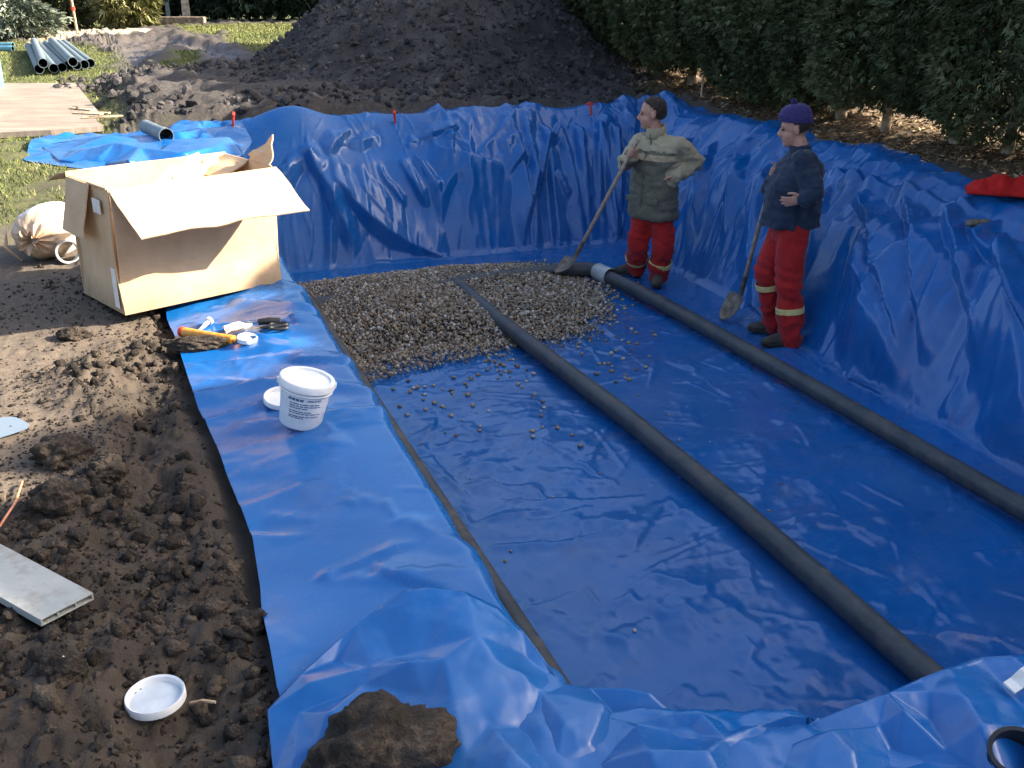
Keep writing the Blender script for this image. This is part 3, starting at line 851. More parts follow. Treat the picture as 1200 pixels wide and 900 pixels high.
leaf_material('conifer_green', (0.035, 0.05, 0.02, 1), (0.085, 0.095, 0.035, 1), (0.15, 0.15, 0.06, 1), 2.5)
mottled('bark', (0.10, 0.075, 0.055, 1), (0.30, 0.24, 0.18, 1), 14, 0.9, 0.6, 0.01)
mottled('pale_bark', (0.22, 0.16, 0.11, 1), (0.62, 0.54, 0.43, 1), 9, 0.9, 0.6, 0.01)

def sprays(pos, dirs, size, wid, rng, droop=0.6):
    """feathery sprays: three slim blades from one twig. pos, dirs (N,3)"""
    N = len(pos)
    d = dirs / (np.linalg.norm(dirs, axis=1, keepdims=True) + 1e-9)
    r = rng.normal(size=(N, 3)); side = np.cross(d, r); side /= (np.linalg.norm(side, axis=1, keepdims=True) + 1e-9)
    sz = size * rng.uniform(0.55, 1.35, (N, 1)); w = wid * rng.uniform(0.7, 1.3, (N, 1))
    dn = np.array([[0, 0, -1.0]])
    V = []; F = []
    for k, (ang, ln) in enumerate(((0.0, 1.0), (0.5, 0.7), (-0.5, 0.7))):
        dd = d * math.cos(ang) + side * math.sin(ang)
        pp = np.cross(dd, np.cross(d, side)); pp /= (np.linalg.norm(pp, axis=1, keepdims=True) + 1e-9)
        b0 = pos - pp * w * 0.25; b1 = pos + pp * w * 0.25
        mid = pos + dd * sz * ln * 0.5 + dn * droop * sz * 0.12
        tip = pos + dd * sz * ln + dn * droop * sz * 0.45
        V.append(np.stack([b0, mid - pp * w * 0.5, tip, mid + pp * w * 0.5, ], 1))
    V = np.concatenate(V, 1).reshape(-1, 3)
    base = np.arange(N * 3)[:, None] * 4
    F = base + np.array([[0, 1, 2, 3]])
    return V, F

def crown_mesh(name, H, z0, rad, n, size, wid, seed, mat, lump=0.18, shape='hedge', inner=0.25):
    rng = np.random.default_rng(seed)
    z = z0 + (H - z0) * rng.uniform(0, 1, n) ** 0.95
    az = rng.uniform(0, 2 * np.pi, n)
    f = (z - z0) / (H - z0)
    if shape == 'hedge':
        prof = np.interp(f, [0, 0.06, 0.2, 0.7, 0.9, 1.0], [0.55, 0.85, 1.0, 0.92, 0.65, 0.12])
    elif shape == 'column':
        prof = np.interp(f, [0, 0.1, 0.5, 0.85, 1.0], [0.7, 0.95, 1.0, 0.7, 0.15])
    else:
        prof = np.sqrt(np.clip(1 - (2 * f - 1) ** 2, 0.02, 1))
    lum = lump * fbm(az * 1.6 + seed, z * 1.9, seed, 3) + 0.6 * lump * fbm(az * 5, z * 5, seed + 3, 2)
    # hang the sprays in drooping tiers
    rr = rng.uniform(0, 1, n)
    depth = np.where(rr < inner, rng.uniform(0.35, 0.85, n), rng.uniform(0.86, 1.04, n))
    r = rad * prof * depth * (1 + lum)
    pos = np.stack([r * np.cos(az), r * np.sin(az), z], 1)
    dirs = np.stack([np.cos(az), np.sin(az), rng.uniform(-0.25, 0.9, n)], 1) + rng.normal(scale=0.45, size=(n, 3))
    V, F = sprays(pos, dirs, size, wid, rng)
    o = mesh_np(name, V, F, mat, None, False)
    tint = np.repeat(np.clip(lum / (lump * 1.2) + rng.normal(scale=0.35, size=n), -1, 1), 12)
    fattr(o, 'tint', tint)
    me = o.data
    bpy.data.objects.remove(o)
    return me

def trunk_mesh(name, H, r, seed, mat, lean=0.05, limbs=9, reach=0.6, zlo=0.5):
    rn = random.Random(seed)
    bm = bmesh.new()
    pts = []
    for k in range(7):
        f = k / 6
        pts.append(Vector((lean * math.sin(f * 3 + seed) * f, lean * math.cos(f * 2 + seed) * f, H * f - 0.12)))
    tube(bm, pts, [r * (1.25 - 1.0 * (k / 6)) if k else r * 1.5 for k in range(7)], 8)
    for k in range(limbs):
        z = zlo + (H * 0.9 - zlo) * k / limbs; a = rn.uniform(0, 6.28)
        L = reach * rn.uniform(0.6, 1.0)
        p0 = Vector((0, 0, z)); p1 = p0 + Vector((math.cos(a) * L * 0.5, math.sin(a) * L * 0.5, L * 0.1)); p2 = p0 + Vector((math.cos(a) * L, math.sin(a) * L, L * 0.35))
        tube(bm, [p0, p1, p2], [r * 0.32, r * 0.22, r * 0.08], 5)
    bmesh.ops.recalc_face_normals(bm, faces=bm.faces[:])
    me = bpy.data.meshes.new(name); bm.to_mesh(me); bm.free()
    me.materials.append(mat)
    me.polygons.foreach_set('use_smooth', [True] * len(me.polygons))
    return me

ORD = ['first', 'second', 'third', 'fourth', 'fifth', 'sixth', 'seventh', 'eighth', 'ninth', 'tenth', 'eleventh', 'twelfth', 'thirteenth', 'fourteenth', 'fifteenth', 'sixteenth',
       'seventeenth', 'eighteenth', 'nineteenth', 'twentieth', 'twenty-first', 'twenty-second', 'twenty-third', 'twenty-fourth', 'twenty-fifth', 'twenty-sixth', 'twenty-seventh', 'twenty-eighth', 'twenty-ninth', 'thirtieth', 'thirty-first', 'thirty-second', 'thirty-third', 'thirty-fourth', 'thirty-fifth', 'thirty-sixth']

def place_tree(name, crown, trunk, loc, rz, sc, label, cat, group):
    e = empty(name, loc, rz); e.scale = sc
    tag(e, label, cat, group)
    if trunk is not None:
        o = bpy.data.objects.new('trunk', trunk); COL.objects.link(o); o.parent = e
    o = bpy.data.objects.new('crown', crown); COL.objects.link(o); o.parent = e
    return e

def build_hedges():
    rn = random.Random(3)
    crowns = [crown_mesh('crown', 3.4, 0.13 + 0.07 * k, 0.80, 30000, 0.078, 0.017, 100 + k, MATS['hedge_green']) for k in range(3)]
    trunks = [trunk_mesh('trunk', 3.1, 0.034 + 0.008 * k, 200 + k, MATS['pale_bark'], 0.16) for k in range(3)]
    def screen_u(p, z=1.0):
        dep = p.y * math.cos(PITCH) - (z - CAM_Z) * math.sin(PITCH)
        return 600 + FPX * p.x / dep if dep > 0.2 else 9999.0
    HS = np.arange(-3.4, 21.5, 0.80)
    vis = 0
    for k, s in enumerate(HS):
        t = 7.15 + rn.uniform(-0.08, 0.08)
        p = W(s + rn.uniform(-0.1, 0.1), t)
        z = float(gz(p.x, p.y)) - 0.02
        hgt = 1.0 + rn.uniform(-0.05, 0.05)
        if s < 2.6: hgt *= 1.22
        wd = rn.uniform(0.92, 1.1)
        u = screen_u(p)
        if u < 1230:
            lb = 'dark green conifer in the tall hedge beside the pit, %s from the right border' % ORD[vis]; vis += 1
        else:
            lb = 'dark green hedge conifer beyond the right border of the picture'
        place_tree('hedge_conifer', crowns[(k * 2 + k // 3) % 3], trunks[k % 3], (p.x, p.y, z), rn.uniform(0, 6.28), (wd, wd, hgt), lb, 'tree', 'conifers of the hedge along the pit')
    # far hedge closing the garden
    fc = [crown_mesh('crown', 3.0, 0.16, 0.95, 6000, 0.20, 0.08, 140 + k, MATS['far_green']) for k in range(3)]
    ft = [trunk_mesh('trunk', 2.8, 0.06, 240 + k, MATS['bark']) for k in range(2)]
    a = at(-140, 27); b = at(470, 27)
    n = 17; vis = 0
    for k in range(n):
        p = a.lerp(b, k / (n - 1)) + Vector((rn.uniform(-.1, .1), 1.2 + rn.uniform(-.25, .25), 0))
        sc = rn.uniform(0.95, 1.12)
        if screen_u(p) > -25:
            lb = 'blue-green conifer in the distant hedge behind the lawn, %s from the left' % ORD[vis]; vis += 1
        else:
            lb = 'blue-green distant hedge conifer beyond the left border of the picture'
        place_tree('far_conifer', fc[k % 3], ft[k % 2], (p.x, p.y, -0.02), rn.uniform(0, 6.28), (sc, sc, sc * rn.uniform(0.95, 1.1)), lb, 'tree', 'conifers of the distant hedge')
    # clipped column and loose shrubs at the far left
    p = at(86, 32)
    place_tree('columnar_conifer', crown_mesh('crown', 2.3, 0.05, 0.62, 5000, 0.16, 0.05, 161, MATS['conifer_green'], 0.1, 'column'), trunk_mesh('trunk', 2.0, 0.05, 261, MATS['bark']),
               (p.x, p.y, 0), 0.4, (1, 1, 1), 'upright brownish green conifer column behind the stacked grey pipes', 'tree', None)
    p = at(152, 34)
    place_tree('round_bush', crown_mesh('crown', 1.25, 0.0, 0.72, 4200, 0.20, 0.045, 162, MATS['olive_green'], 0.25, 'ball', 0.4), trunk_mesh('trunk', 0.8, 0.04, 262, MATS['bark'], 0.03, 7, 0.4, 0.1),
               (p.x, p.y, -0.05), 0, (1, 1, 1), 'round olive green bush in front of the distant hedge', 'shrub', None)
    p = at(14, 46)
    place_tree('silver_juniper', crown_mesh('crown', 0.85, 0.0, 0.95, 4200, 0.17, 0.05, 163, MATS['silver_green'], 0.35, 'ball', 0.3), trunk_mesh('trunk', 0.5, 0.05, 263, MATS['bark'], 0.03, 7, 0.5, 0.08),
               (p.x, p.y, -0.03), 0, (1.0, 1.0, 1.0), 'low spreading silver-green juniper left of the stacked pipes', 'shrub', None)

build_hedges()

# ---------------------------------------------------------------- lumps of earth
def lump_proto(seed, sub=2, rough=0.35):
    bm = bmesh.new(); bmesh.ops.create_icosphere(bm, subdivisions=sub, radius=1.0)
    co = np.array([v.co for v in bm.verts]); 
    f = np.array([[v.index for v in fc.verts] for fc in bm.faces]); bm.free()
    d = 1 + rough * fbm(co[:, 0] * 1.6 + seed, co[:, 1] * 1.6 + co[:, 2] * 1.3, seed, 3) + 0.5 * rough * fbm(co[:, 2] * 4 + seed, co[:, 0] * 4 - co[:, 1] * 3, seed + 5, 2)
    return co * d[:, None], f

def scatter(protos, pos, size, rng, flat=(0.55, 0.95)):
    """many lumps in one mesh; returns verts, faces, index of lump per vert"""
    VV, FF, ID = [], [], []; off = 0
    which = rng.integers(0, len(protos), len(pos))
    for k, (co, f) in enumerate(protos):
        idx = np.nonzero(which == k)[0]
        if not len(idx): continue
        n = len(idx)
        q = rng.normal(size=(n, 4)); q /= np.linalg.norm(q, axis=1, keepdims=True)
        w, x, y, z = q.T
        Rm = np.stack([1 - 2 * (y * y + z * z), 2 * (x * y - z * w), 2 * (x * z + y * w), 2 * (x * y + z * w), 1 - 2 * (x * x + z * z), 2 * (y * z - x * w), 2 * (x * z - y * w), 2 * (y * z + x * w), 1 - 2 * (x * x + y * y)], 1).reshape(n, 3, 3)
        sc = size[idx, None] * np.stack([rng.uniform(0.8, 1.25, n), rng.uniform(0.7, 1.1, n), rng.uniform(*flat, n)], 1)
        loc = co[None] * sc[:, None, :]
        wv = np.einsum('nij,nvj->nvi', Rm, loc) + pos[idx, None, :]
        VV.append(wv.reshape(-1, 3)); FF.append((f[None] + (np.arange(n) * len(co))[:, None, None]).reshape(-1, 3) + off)
        ID.append(np.repeat(idx, len(co))); off += n * len(co)
    return np.concatenate(VV), np.concatenate(FF), np.concatenate(ID)

def soil_material(name, c0, c1, c2):
    m = NT(name); v = m.coord('Object')
    a = m.noise(v, 4, 5, 0.65); b = m.noise(v, 60, 4, 0.7)
    f = m.math('ADD', m.math('MULTIPLY', a, 0.45), m.math('MULTIPLY', b, 0.55))
    f = m.math('ADD', f, m.math('MULTIPLY', m.math('SUBTRACT', m.attr('tint'), 0.5), 0.28))
    m.set(col=m.ramp(f, [(0.28, c0), (0.5, c1), (0.74, c2)]), rough=0.9, spec=0.3)
    m.bump(b, 1.0, 0.02)
    return m.m
soil_material('clod_soil', (0.013, 0.010, 0.0078, 1), (0.042, 0.032, 0.0235, 1), (0.15, 0.113, 0.080, 1))
soil_material('heap_soil', (0.024, 0.022, 0.023, 1), (0.055, 0.049, 0.048, 1), (0.15, 0.135, 0.125, 1))

def build_heap():
    rng = np.random.default_rng(77)
    c = W(15.4, 4.65)
    a = np.linspace(-4.2, 4.2, 210)
    X, Y = np.meshgrid(a, a, indexing='ij')
    def hz(x, y):
        ang = np.arctan2(y, x); r = np.hypot(x, y) * (1 + 0.10 * fbm(np.cos(ang) * 1.5 + 5, np.sin(ang) * 1.5, 301, 2))
        z = np.interp(r, [0, 0.55, 1.0, 2.3, 2.9, 3.6, 4.1], [2.05, 1.95, 1.62, 0.52, 0.20, 0.04, -0.12])
        rgh = sstep(4.0, 3.0, r)
        return z + rgh * (0.14 * fbm(x * 1.2, y * 1.2, 302, 4) + 0.05 * billow(x * 4.5, y * 4.5, 303, 3) + 0.03 * billow(x * 12, y * 12, 304, 2))
    Z = hz(X, Y)
    co = np.stack([X, Y, Z], -1).reshape(-1, 3)
    e = empty('soil_heap', (c.x, c.y, -0.05)); tag(e, 'big dark heap of dug soil behind the far rim of the pit', 'soil heap')
    gf = grid_faces(len(a), len(a)); gf = gf[(np.hypot(X, Y).ravel()[gf] < 3.75).all(1)]
    o = mesh_np('mound', co, gf, MATS['heap_soil'], e); fattr(o, 'tint', np.clip(0.5 + 0.4 * fbm(X * 3, Y * 3, 305, 3), 0, 1))
    n = 13000
    r = 3.7 * np.sqrt(rng.uniform(0, 1, n)); an = rng.uniform(0, 6.283, n)
    x, y = r * np.cos(an), r * np.sin(an)
    size = 0.012 + 0.045 * rng.uniform(0, 1, n) ** 4.5
    pos = np.stack([x, y, hz(x, y) + size * 0.25], 1)
    V, F, ID = scatter([lump_proto(k, 1, 0.5) for k in range(6)], pos, size, rng)
    o = mesh_np('clods', V, F, MATS['heap_soil'], e, False); fattr(o, 'tint', rng.uniform(0, 1, n)[ID]); tag(o, kind='stuff')
build_heap()

def outside_sheet(x, y):
    s, t = st(x, y)
    return np.maximum(np.maximum(t_left(s) - t, t - t_right(s)), s - s_back(t))

def build_clods():
    rng = np.random.default_rng(78)
    protos = [lump_proto(20 + k, 2, 0.85) for k in range(7)]
    # crumbly spoil by the sheet and in front of the camera
    n = 15000
    s = rng.uniform(1.0, 6.6, n) ; t = rng.uniform(-2.2, 0.2, n)
    x = s * DS[0] + t * TS[0]; y = s * DS[1] + t * TS[1]
    keep = (outside_sheet(x, y) > 0.0) & (rng.uniform(0, 1, n) < np.clip(0.55 + 0.9 * fbm(x * 1.7, y * 1.7, 401, 3), 0.05, 1))
    trod = poly_dist(x, y, PXY([(-60, 240), (100, 250), (104, 345), (170, 378), (60, 430), (110, 520), (60, 580), (-80, 560)]))
    keep &= (trod < 0) | (rng.uniform(0, 1, n) < 0.25)
    x, y = x[keep], y[keep]; n = len(x)
    size = 0.004 + 0.028 * rng.uniform(0, 1, n) ** 5.0; size[rng.uniform(0, 1, n) < 0.004] *= 2.2
    size = np.where(trod[keep] > 0, size * 0.5, size)
    pos = np.stack([x, y, gz(x, y) + size * 0.15], 1)
    V, F, ID = scatter(protos, pos, size, rng)
    o = mesh_np('soil_crumbs', V, F, MATS['clod_soil'], None, True); fattr(o, 'tint', rng.uniform(0, 1, n)[ID])
    tag(o, 'brown crumbs of dug soil strewn left of the blue sheet', 'soil', None, 'stuff')
    # fine tilth and pale grit between
    n = 26000
    s = rng.uniform(1.0, 6.2, n); t = rng.uniform(-2.0, 0.2, n)
    x = s * DS[0] + t * TS[0]; y = s * DS[1] + t * TS[1]
    keep = (outside_sheet(x, y) > 0.01) & (rng.uniform(0, 1, n) < np.clip(0.6 + 1.2 * fbm(x * 2.6, y * 2.6, 404, 3), 0.05, 1)); x, y = x[keep], y[keep]; n = len(x)
    size = rng.uniform(0.0025, 0.008, n)
    V, F, ID = scatter([lump_proto(30 + k, 1, 0.7) for k in range(5)], np.stack([x, y, gz(x, y) + size * 0.2], 1), size, rng)
    o2 = mesh_np('soil_tilth', V, F, MATS['clod_soil'], None, False); tn = rng.uniform(0, 1, n); tn[rng.uniform(0, 1, n) < 0.03] = 2.6; fattr(o2, 'tint', tn[ID])
    tag(o2, 'fine dark soil grains with pale grit left of the sheet', 'soil', None, 'stuff')
    # coarser spoil around the heap and the far rim
    n = 9000
    s = rng.uniform(11.6, 17.5, n); t = rng.uniform(-0.6, 6.8, n)
    x = s * DS[0] + t * TS[0]; y = s * DS[1] + t * TS[1]
    d = rng.uniform(0, 1, n) < np.clip(0.55 + 1.0 * fbm(x * 0.9, y * 0.9, 402, 3) - 0.12 * np.maximum(0, 1.6 - t), 0.0, 1)
    x, y = x[d], y[d]; n = len(x)
    size = 0.014 + 0.075 * rng.uniform(0, 1, n) ** 4.5
    pos = np.stack([x, y, gz(x, y) + size * 0.2], 1)
    V, F, ID = scatter([p for p in [lump_proto(40 + k, 1, 0.5) for k in range(6)]], pos, size, rng)
    o = mesh_np('soil_spoil', V, F, MATS['heap_soil'], None, False); fattr(o, 'tint', rng.uniform(0, 1, n)[ID])
    tag(o, 'dark churned soil lumps between the sheet and the heap', 'soil', None, 'stuff')
    # litter and twigs under the hedge
    n = 9000
    s = rng.uniform(2.0, 14, n); t = 6.3 + 1.5 * rng.uniform(0, 1, n)
    x = s * DS[0] + t * TS[0]; y = s * DS[1] + t * TS[1]
    keep = outside_sheet(x, y) > 0.02; x, y = x[keep], y[keep]; n = len(x)
    z = gz(x, y) + 0.006
    an = rng.uniform(0, 6.283, n); L = rng.uniform(0.015, 0.05, n); wd = rng.uniform(0.006, 0.016, n); tl = rng.normal(scale=0.35, size=n)
    dx, dy = np.cos(an), np.sin(an)
    P = np.stack([x, y, z], 1); D = np.stack([dx * L, dy * L, tl * L], 1); Sd = np.stack([-dy * wd, dx * wd, rng.normal(scale=0.004, size=n)], 1)
    V = np.stack([P - D, P + Sd, P + D, P - Sd], 1).reshape(-1, 3); F = np.arange(n * 4).reshape(-1, 4)
    o = mesh_np('leaf_litter', V, F, MATS['litter'], None, False); fattr(o, 'tint', np.repeat(rng.uniform(0, 1, n), 4))
    tag(o, 'dry brown needles and leaf litter under the hedge', 'leaf litter', None, 'stuff')
mm = NT('litter'); mm.set(col=mm.ramp(mm.attr('tint'), [(0.0, (0.05, 0.032, 0.018, 1)), (0.6, (0.19, 0.12, 0.06, 1)), (1.0, (0.42, 0.33, 0.20, 1))]), rough=0.85, spec=0.2)
build_clods()

def build_grass():
    rng = np.random.default_rng(79)
    xs, ys = [], []
    for p, n in zip(grass_polys[:3] + [sparse_poly], (26000, 5000, 16000, 9000)):
        p = np.array(p); lo, hi = p.min(0), p.max(0)
        lo = np.maximum(lo, [-14, 3]); hi = np.minimum(hi, [6, 32])
        x = rng.uniform(lo[0], hi[0], n * 2); y = rng.uniform(lo[1], hi[1], n * 2)
        d = poly_dist(x, y, p) + 0.35 * fbm(x * 1.7, y * 1.7, 51, 4)
        k = d > (0.0 if n > 9000 else 0.1)
        if n == 9000: k &= fbm(x * 2.3, y * 2.3, 52, 4) > -0.02
        xs.append(x[k][:n]); ys.append(y[k][:n])
    x = np.concatenate(xs); y = np.concatenate(ys); n = len(x)
    dist = np.hypot(x, y)
    z = gz(x, y) - 0.004
    h = rng.uniform(0.02, 0.055, n); w = 0.0028 + 0.00028 * dist
    an = rng.uniform(0, 6.283, n); ln = rng.normal(scale=0.6, size=(n, 2))
    P = np.stack([x, y, z], 1); A = np.stack([np.cos(an) * w, np.sin(an) * w, np.zeros(n)], 1)
    Tp = P + np.stack([ln[:, 0] * h, ln[:, 1] * h, h], 1)
    V = np.stack([P - A, P + A, Tp], 1).reshape(-1, 3); F = np.arange(n * 3).reshape(-1, 3)
    o = mesh_np('grass', V, F, MATS['grass_blade'], None, False); fattr(o, 'tint', np.repeat(np.clip(rng.uniform(0, 1, n) * 0.6 + 0.4 * vnoise(x * 2, y * 2, 88), 0, 1), 3))
    tag(o, 'short worn winter grass on the lawn left of the pit', 'grass', None, 'stuff')
mm = NT('grass_blade'); mm.set(col=mm.ramp(mm.attr('tint'), [(0.0, (0.05, 0.075, 0.018, 1)), (0.55, (0.13, 0.15, 0.04, 1)), (1.0, (0.30, 0.27, 0.12, 1))]), rough=0.7, spec=0.25)
build_grass()
# ================================================================ THINGS
def sheet_z(x, y):
    """level of the blue sheet under a world place"""
    s, t = st(x, y)
    d = (TP[..., 0] - s) ** 2 + (TP[..., 1] - t) ** 2
    i = np.argpartition(d.ravel(), 6)[:6]
    return float(TP[..., 2].ravel()[i].mean())

def rest_z(x, y):
    return sheet_z(x, y) if float(outside_sheet(np.array(x), np.array(y))) < 0 else float(gz(np.array(x), np.array(y)))

def on(u, v, z0=0.0):
    """place on whatever lies at that spot"""
    z = z0
    for _ in range(4):
        p = at(u, v, z); z = rest_z(p.x, p.y)
    p = at(u, v, z); return Vector((p.x, p.y, z))

# ---------------------------------------------------------------- materials
def cardboard():
    m = NT('cardboard'); v = m.coord('Object')
    a = m.noise(v, 5, 5, 0.6); b = m.noise(m.coord('Object', (8, 8, 140)), 1.0, 2, 0.5)
    c = m.ramp(a, [(0.3, (0.52, 0.36, 0.215, 1)), (0.7, (0.64, 0.46, 0.29, 1))])
    st_ = m.ramp(m.noise(v, 9, 6, 0.7), [(0.62, G1), (0.75, G2)])
    c = m.mix(m.math('MULTIPLY', st_, 0.35), c, (0.22, 0.15, 0.10, 1))
    g = m.n('ShaderNodeSeparateXYZ'); m.l(v, g.inputs[0])
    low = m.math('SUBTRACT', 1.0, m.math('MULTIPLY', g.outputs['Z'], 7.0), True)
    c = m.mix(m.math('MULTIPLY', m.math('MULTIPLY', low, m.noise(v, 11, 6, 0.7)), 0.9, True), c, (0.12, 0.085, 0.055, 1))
    scr = m.ramp(m.noise(m.coord('Object', (3, 3, 22)), 2.5, 5, 0.7), [(0.66, G1), (0.72, G2)])
    c = m.mix(m.math('MULTIPLY', scr, 0.25), c, (0.74, 0.62, 0.45, 1))
    m.set(col=c, rough=0.85, spec=0.2); m.bump(m.math('ADD', m.math('MULTIPLY', b, 0.3), a), 0.35, 0.014)
cardboard()
mottled('paper', (0.62, 0.58, 0.52, 1), (0.78, 0.76, 0.72, 1), 20, 0.8, 0.1)
mottled('white_plastic', (0.70, 0.70, 0.69, 1), (0.80, 0.80, 0.79, 1), 30, 0.35, 0.06, 0.002, 0.5)
mottled('lid_inside', (0.50, 0.55, 0.58, 1), (0.66, 0.70, 0.72, 1), 14, 0.4, 0.1, 0.002, 0.5)
mottled('black_plastic', (0.010, 0.010, 0.011, 1), (0.022, 0.022, 0.024, 1), 20, 0.42, 0.1)
mottled('orange_print', (0.62, 0.22, 0.03, 1), (0.78, 0.36, 0.06, 1), 40, 0.45, 0.05)
mottled('red_plastic', (0.55, 0.03, 0.02, 1), (0.70, 0.06, 0.03, 1), 40, 0.45, 0.05)
mottled('steel', (0.30, 0.30, 0.30, 1), (0.48, 0.48, 0.47, 1), 30, 0.38, 0.15, 0.002, 0.5, 0.85)
mottled('worn_steel', (0.10, 0.075, 0.055, 1), (0.27, 0.22, 0.17, 1), 18, 0.6, 0.3, 0.003, 0.4, 0.35)
mottled('pipe_grey', (0.105, 0.14, 0.155, 1), (0.18, 0.225, 0.24, 1), 10, 0.5, 0.06, 0.002, 0.4)
mottled('pipe_inside_shade', (0.015, 0.02, 0.02, 1), (0.03, 0.035, 0.035, 1), 10, 0.6, 0.0)  # shade inside the grey pipes put in as a near-black colour
mottled('collar_grey', (0.36, 0.37, 0.37, 1), (0.50, 0.51, 0.50, 1), 18, 0.55, 0.1)
mottled('pale_blue_plastic', (0.10, 0.26, 0.34, 1), (0.16, 0.36, 0.44, 1), 12, 0.4, 0.05)
mottled('handle_wood', (0.26, 0.19, 0.13, 1), (0.46, 0.36, 0.26, 1), 26, 0.65, 0.2, 0.002)
mottled('stick_wood', (0.32, 0.22, 0.13, 1), (0.60, 0.46, 0.30, 1), 26, 0.75, 0.2, 0.002)
mottled('copper', (0.55, 0.20, 0.10, 1), (0.70, 0.30, 0.16, 1), 40, 0.4, 0.05)
mottled('plaster', (0.60, 0.57, 0.50, 1), (0.78, 0.75, 0.68, 1), 40, 0.9, 0.3)

def dusty(name, base, base2, dust, amount, rough=0.45):
    """plastic with earth clinging to it"""
    m = NT(name); v = m.coord('Object')
    c = m.ramp(m.noise(v, 6, 4, 0.6), [(0.3, base), (0.7, base2)])
    d = m.ramp(m.noise(m.coord('Object', (6, 6, 6)), 1.6, 6, 0.72), [(0.5, G1), (0.72, G2)])
    c = m.mix(m.math('MULTIPLY', d, amount), c, dust)
    m.set(col=c, rough=m.math('ADD', rough, m.math('MULTIPLY', d, 0.3)), spec=0.4)
    m.bump(m.noise(v, 60, 3, 0.6), 0.12, 0.003)
    return m.m
dusty('drain_pipe', (0.034, 0.042, 0.046, 1), (0.062, 0.070, 0.074, 1), (0.17, 0.135, 0.10, 1), 0.7)
dusty('drain_pipe_muddy', (0.050, 0.052, 0.050, 1), (0.09, 0.088, 0.082, 1), (0.19, 0.155, 0.115, 1), 0.8, 0.55)
dusty('aluminium_grey', (0.30, 0.32, 0.30, 1), (0.40, 0.41, 0.38, 1), (0.20, 0.17, 0.13, 1), 0.75, 0.5)

# ---------------------------------------------------------------- drain pipes on the pit floor
def drain(name, pts, r, mat, label, group=None, hollow_end=False, ribs=False):
    e = empty(name, pts[0]); tag(e, label, 'pipe', group)
    o_ = Vector(pts[0])
    bm = bmesh.new(); loc = [Vector(p) - o_ for p in pts]
    # dense path with slight sag
    path = []
    for a, b in zip(loc[:-1], loc[1:]):
        n = max(2, int((b - a).length / 0.12))
        for k in range(n): path.append(a.lerp(b, k / n))
    path.append(loc[-1])
    if ribs:
        p2, rr = [], []
        for a, b in zip(path[:-1], path[1:]):
            n = 8
            for k in range(n):
                p2.append(a.lerp(b, k / n)); rr.append(r * (1.0 if (k % 2) else 0.95))
        path = p2; radii = rr
    else:
        radii = r
    tube(bm, path, radii, 20, False)
    from_bm('barrel', bm, MATS[mat], e)
    return e

P1 = [W(s, t, FLOOR + 0.079) for s, t in ((2.3, 2.95), (2.9, 2.95), (4.4, 2.975), (5.8, 2.955), (7.0, 2.90), (8.0, 2.85), (9.15, 2.84))]
drain('drain_pipe', P1, 0.066, 'drain_pipe', 'dark grey drain pipe down the middle of the pit floor, half buried in gravel', 'drain pipes on the pit floor')
P2 = [W(s, t, FLOOR + 0.077) for s, t in ((2.6, 4.44), (3.9, 4.45), (5.6, 4.43), (7.6, 4.37), (8.4, 4.33), (9.0, 4.25))]
drain('drain_pipe', P2, 0.063, 'drain_pipe', 'dark grey drain pipe running past the feet of the two men', 'drain pipes on the pit floor')
P3 = [W(s, 1.46, FLOOR + 0.07) for s in (2.3, 4, 6, 8, 9.1)]
drain('drain_pipe', P3, 0.050, 'drain_pipe_muddy', 'thin muddy grey drain pipe along the left foot of the pit', 'drain pipes on the pit floor', ribs=True)
# the cross pipe under the gravel, its elbow and pale collar
crs = [W(9.15, 1.50, FLOOR + 0.02), W(9.17, 2.6, FLOOR + 0.03), W(9.17, 2.95, FLOOR + 0.08), W(9.17, 3.80, FLOOR + 0.095), W(9.17, 4.02, FLOOR + 0.09)]
e = drain('cross_pipe', crs, 0.068, 'drain_pipe', 'grey cross pipe joining the drains under the far gravel', None)
base = Vector(crs[0])
bm = bmesh.new()
el = [W(9.17, 4.01, FLOOR + 0.09) - base, W(9.17, 4.09, FLOOR + 0.09) - base, W(9.14, 4.17, FLOOR + 0.088) - base, W(9.09, 4.215, FLOOR + 0.086) - base, W(9.03, 4.24, FLOOR + 0.085) - base]
tube(bm, el, 0.073, 20, False); from_bm('elbow', bm, MATS['drain_pipe'], e)
bm = bmesh.new()
tube(bm, [W(9.06, 4.235, FLOOR + 0.086) - base, W(9.04, 4.24, FLOOR + 0.086) - base, W(8.86, 4.27, FLOOR + 0.086) - base, W(8.84, 4.275, FLOOR + 0.086) - base], [0.076, 0.083, 0.083, 0.078], 20, False)
from_bm('collar', bm, MATS['collar_grey'], e)

# ---------------------------------------------------------------- gravel
def pebble_material(name):
    m = NT(name); v = m.coord('Object')
    c = m.attr('stone', 'Color')
    c = m.mix(m.math('MULTIPLY', m.noise(v, 90, 4, 0.6), 0.45), c, (0.07, 0.055, 0.04, 1))
    m.set(col=c, rough=0.62, spec=0.4)
    return m.m
pebble_material('pebble')
STONES = np.array([(0.34, 0.26, 0.165), (0.42, 0.325, 0.21), (0.23, 0.17, 0.11), (0.16, 0.13, 0.10), (0.27, 0.24, 0.195), (0.46, 0.39, 0.30), (0.33, 0.21, 0.115), (0.55, 0.50, 0.43), (0.20, 0.145, 0.095)])
gpoly = PXY([(350, 330), (420, 318), (520, 306), (620, 306), (668, 312), (706, 334), (704, 358), (682, 384), (620, 395), (575, 398), (520, 402), (470, 414), (430, 424), (400, 428), (372, 385)], FLOOR + 0.05)
tailp = PXY([(396, 428), (480, 410), (600, 398), (590, 408), (500, 430), (455, 440), (410, 452)], FLOOR + 0.02)
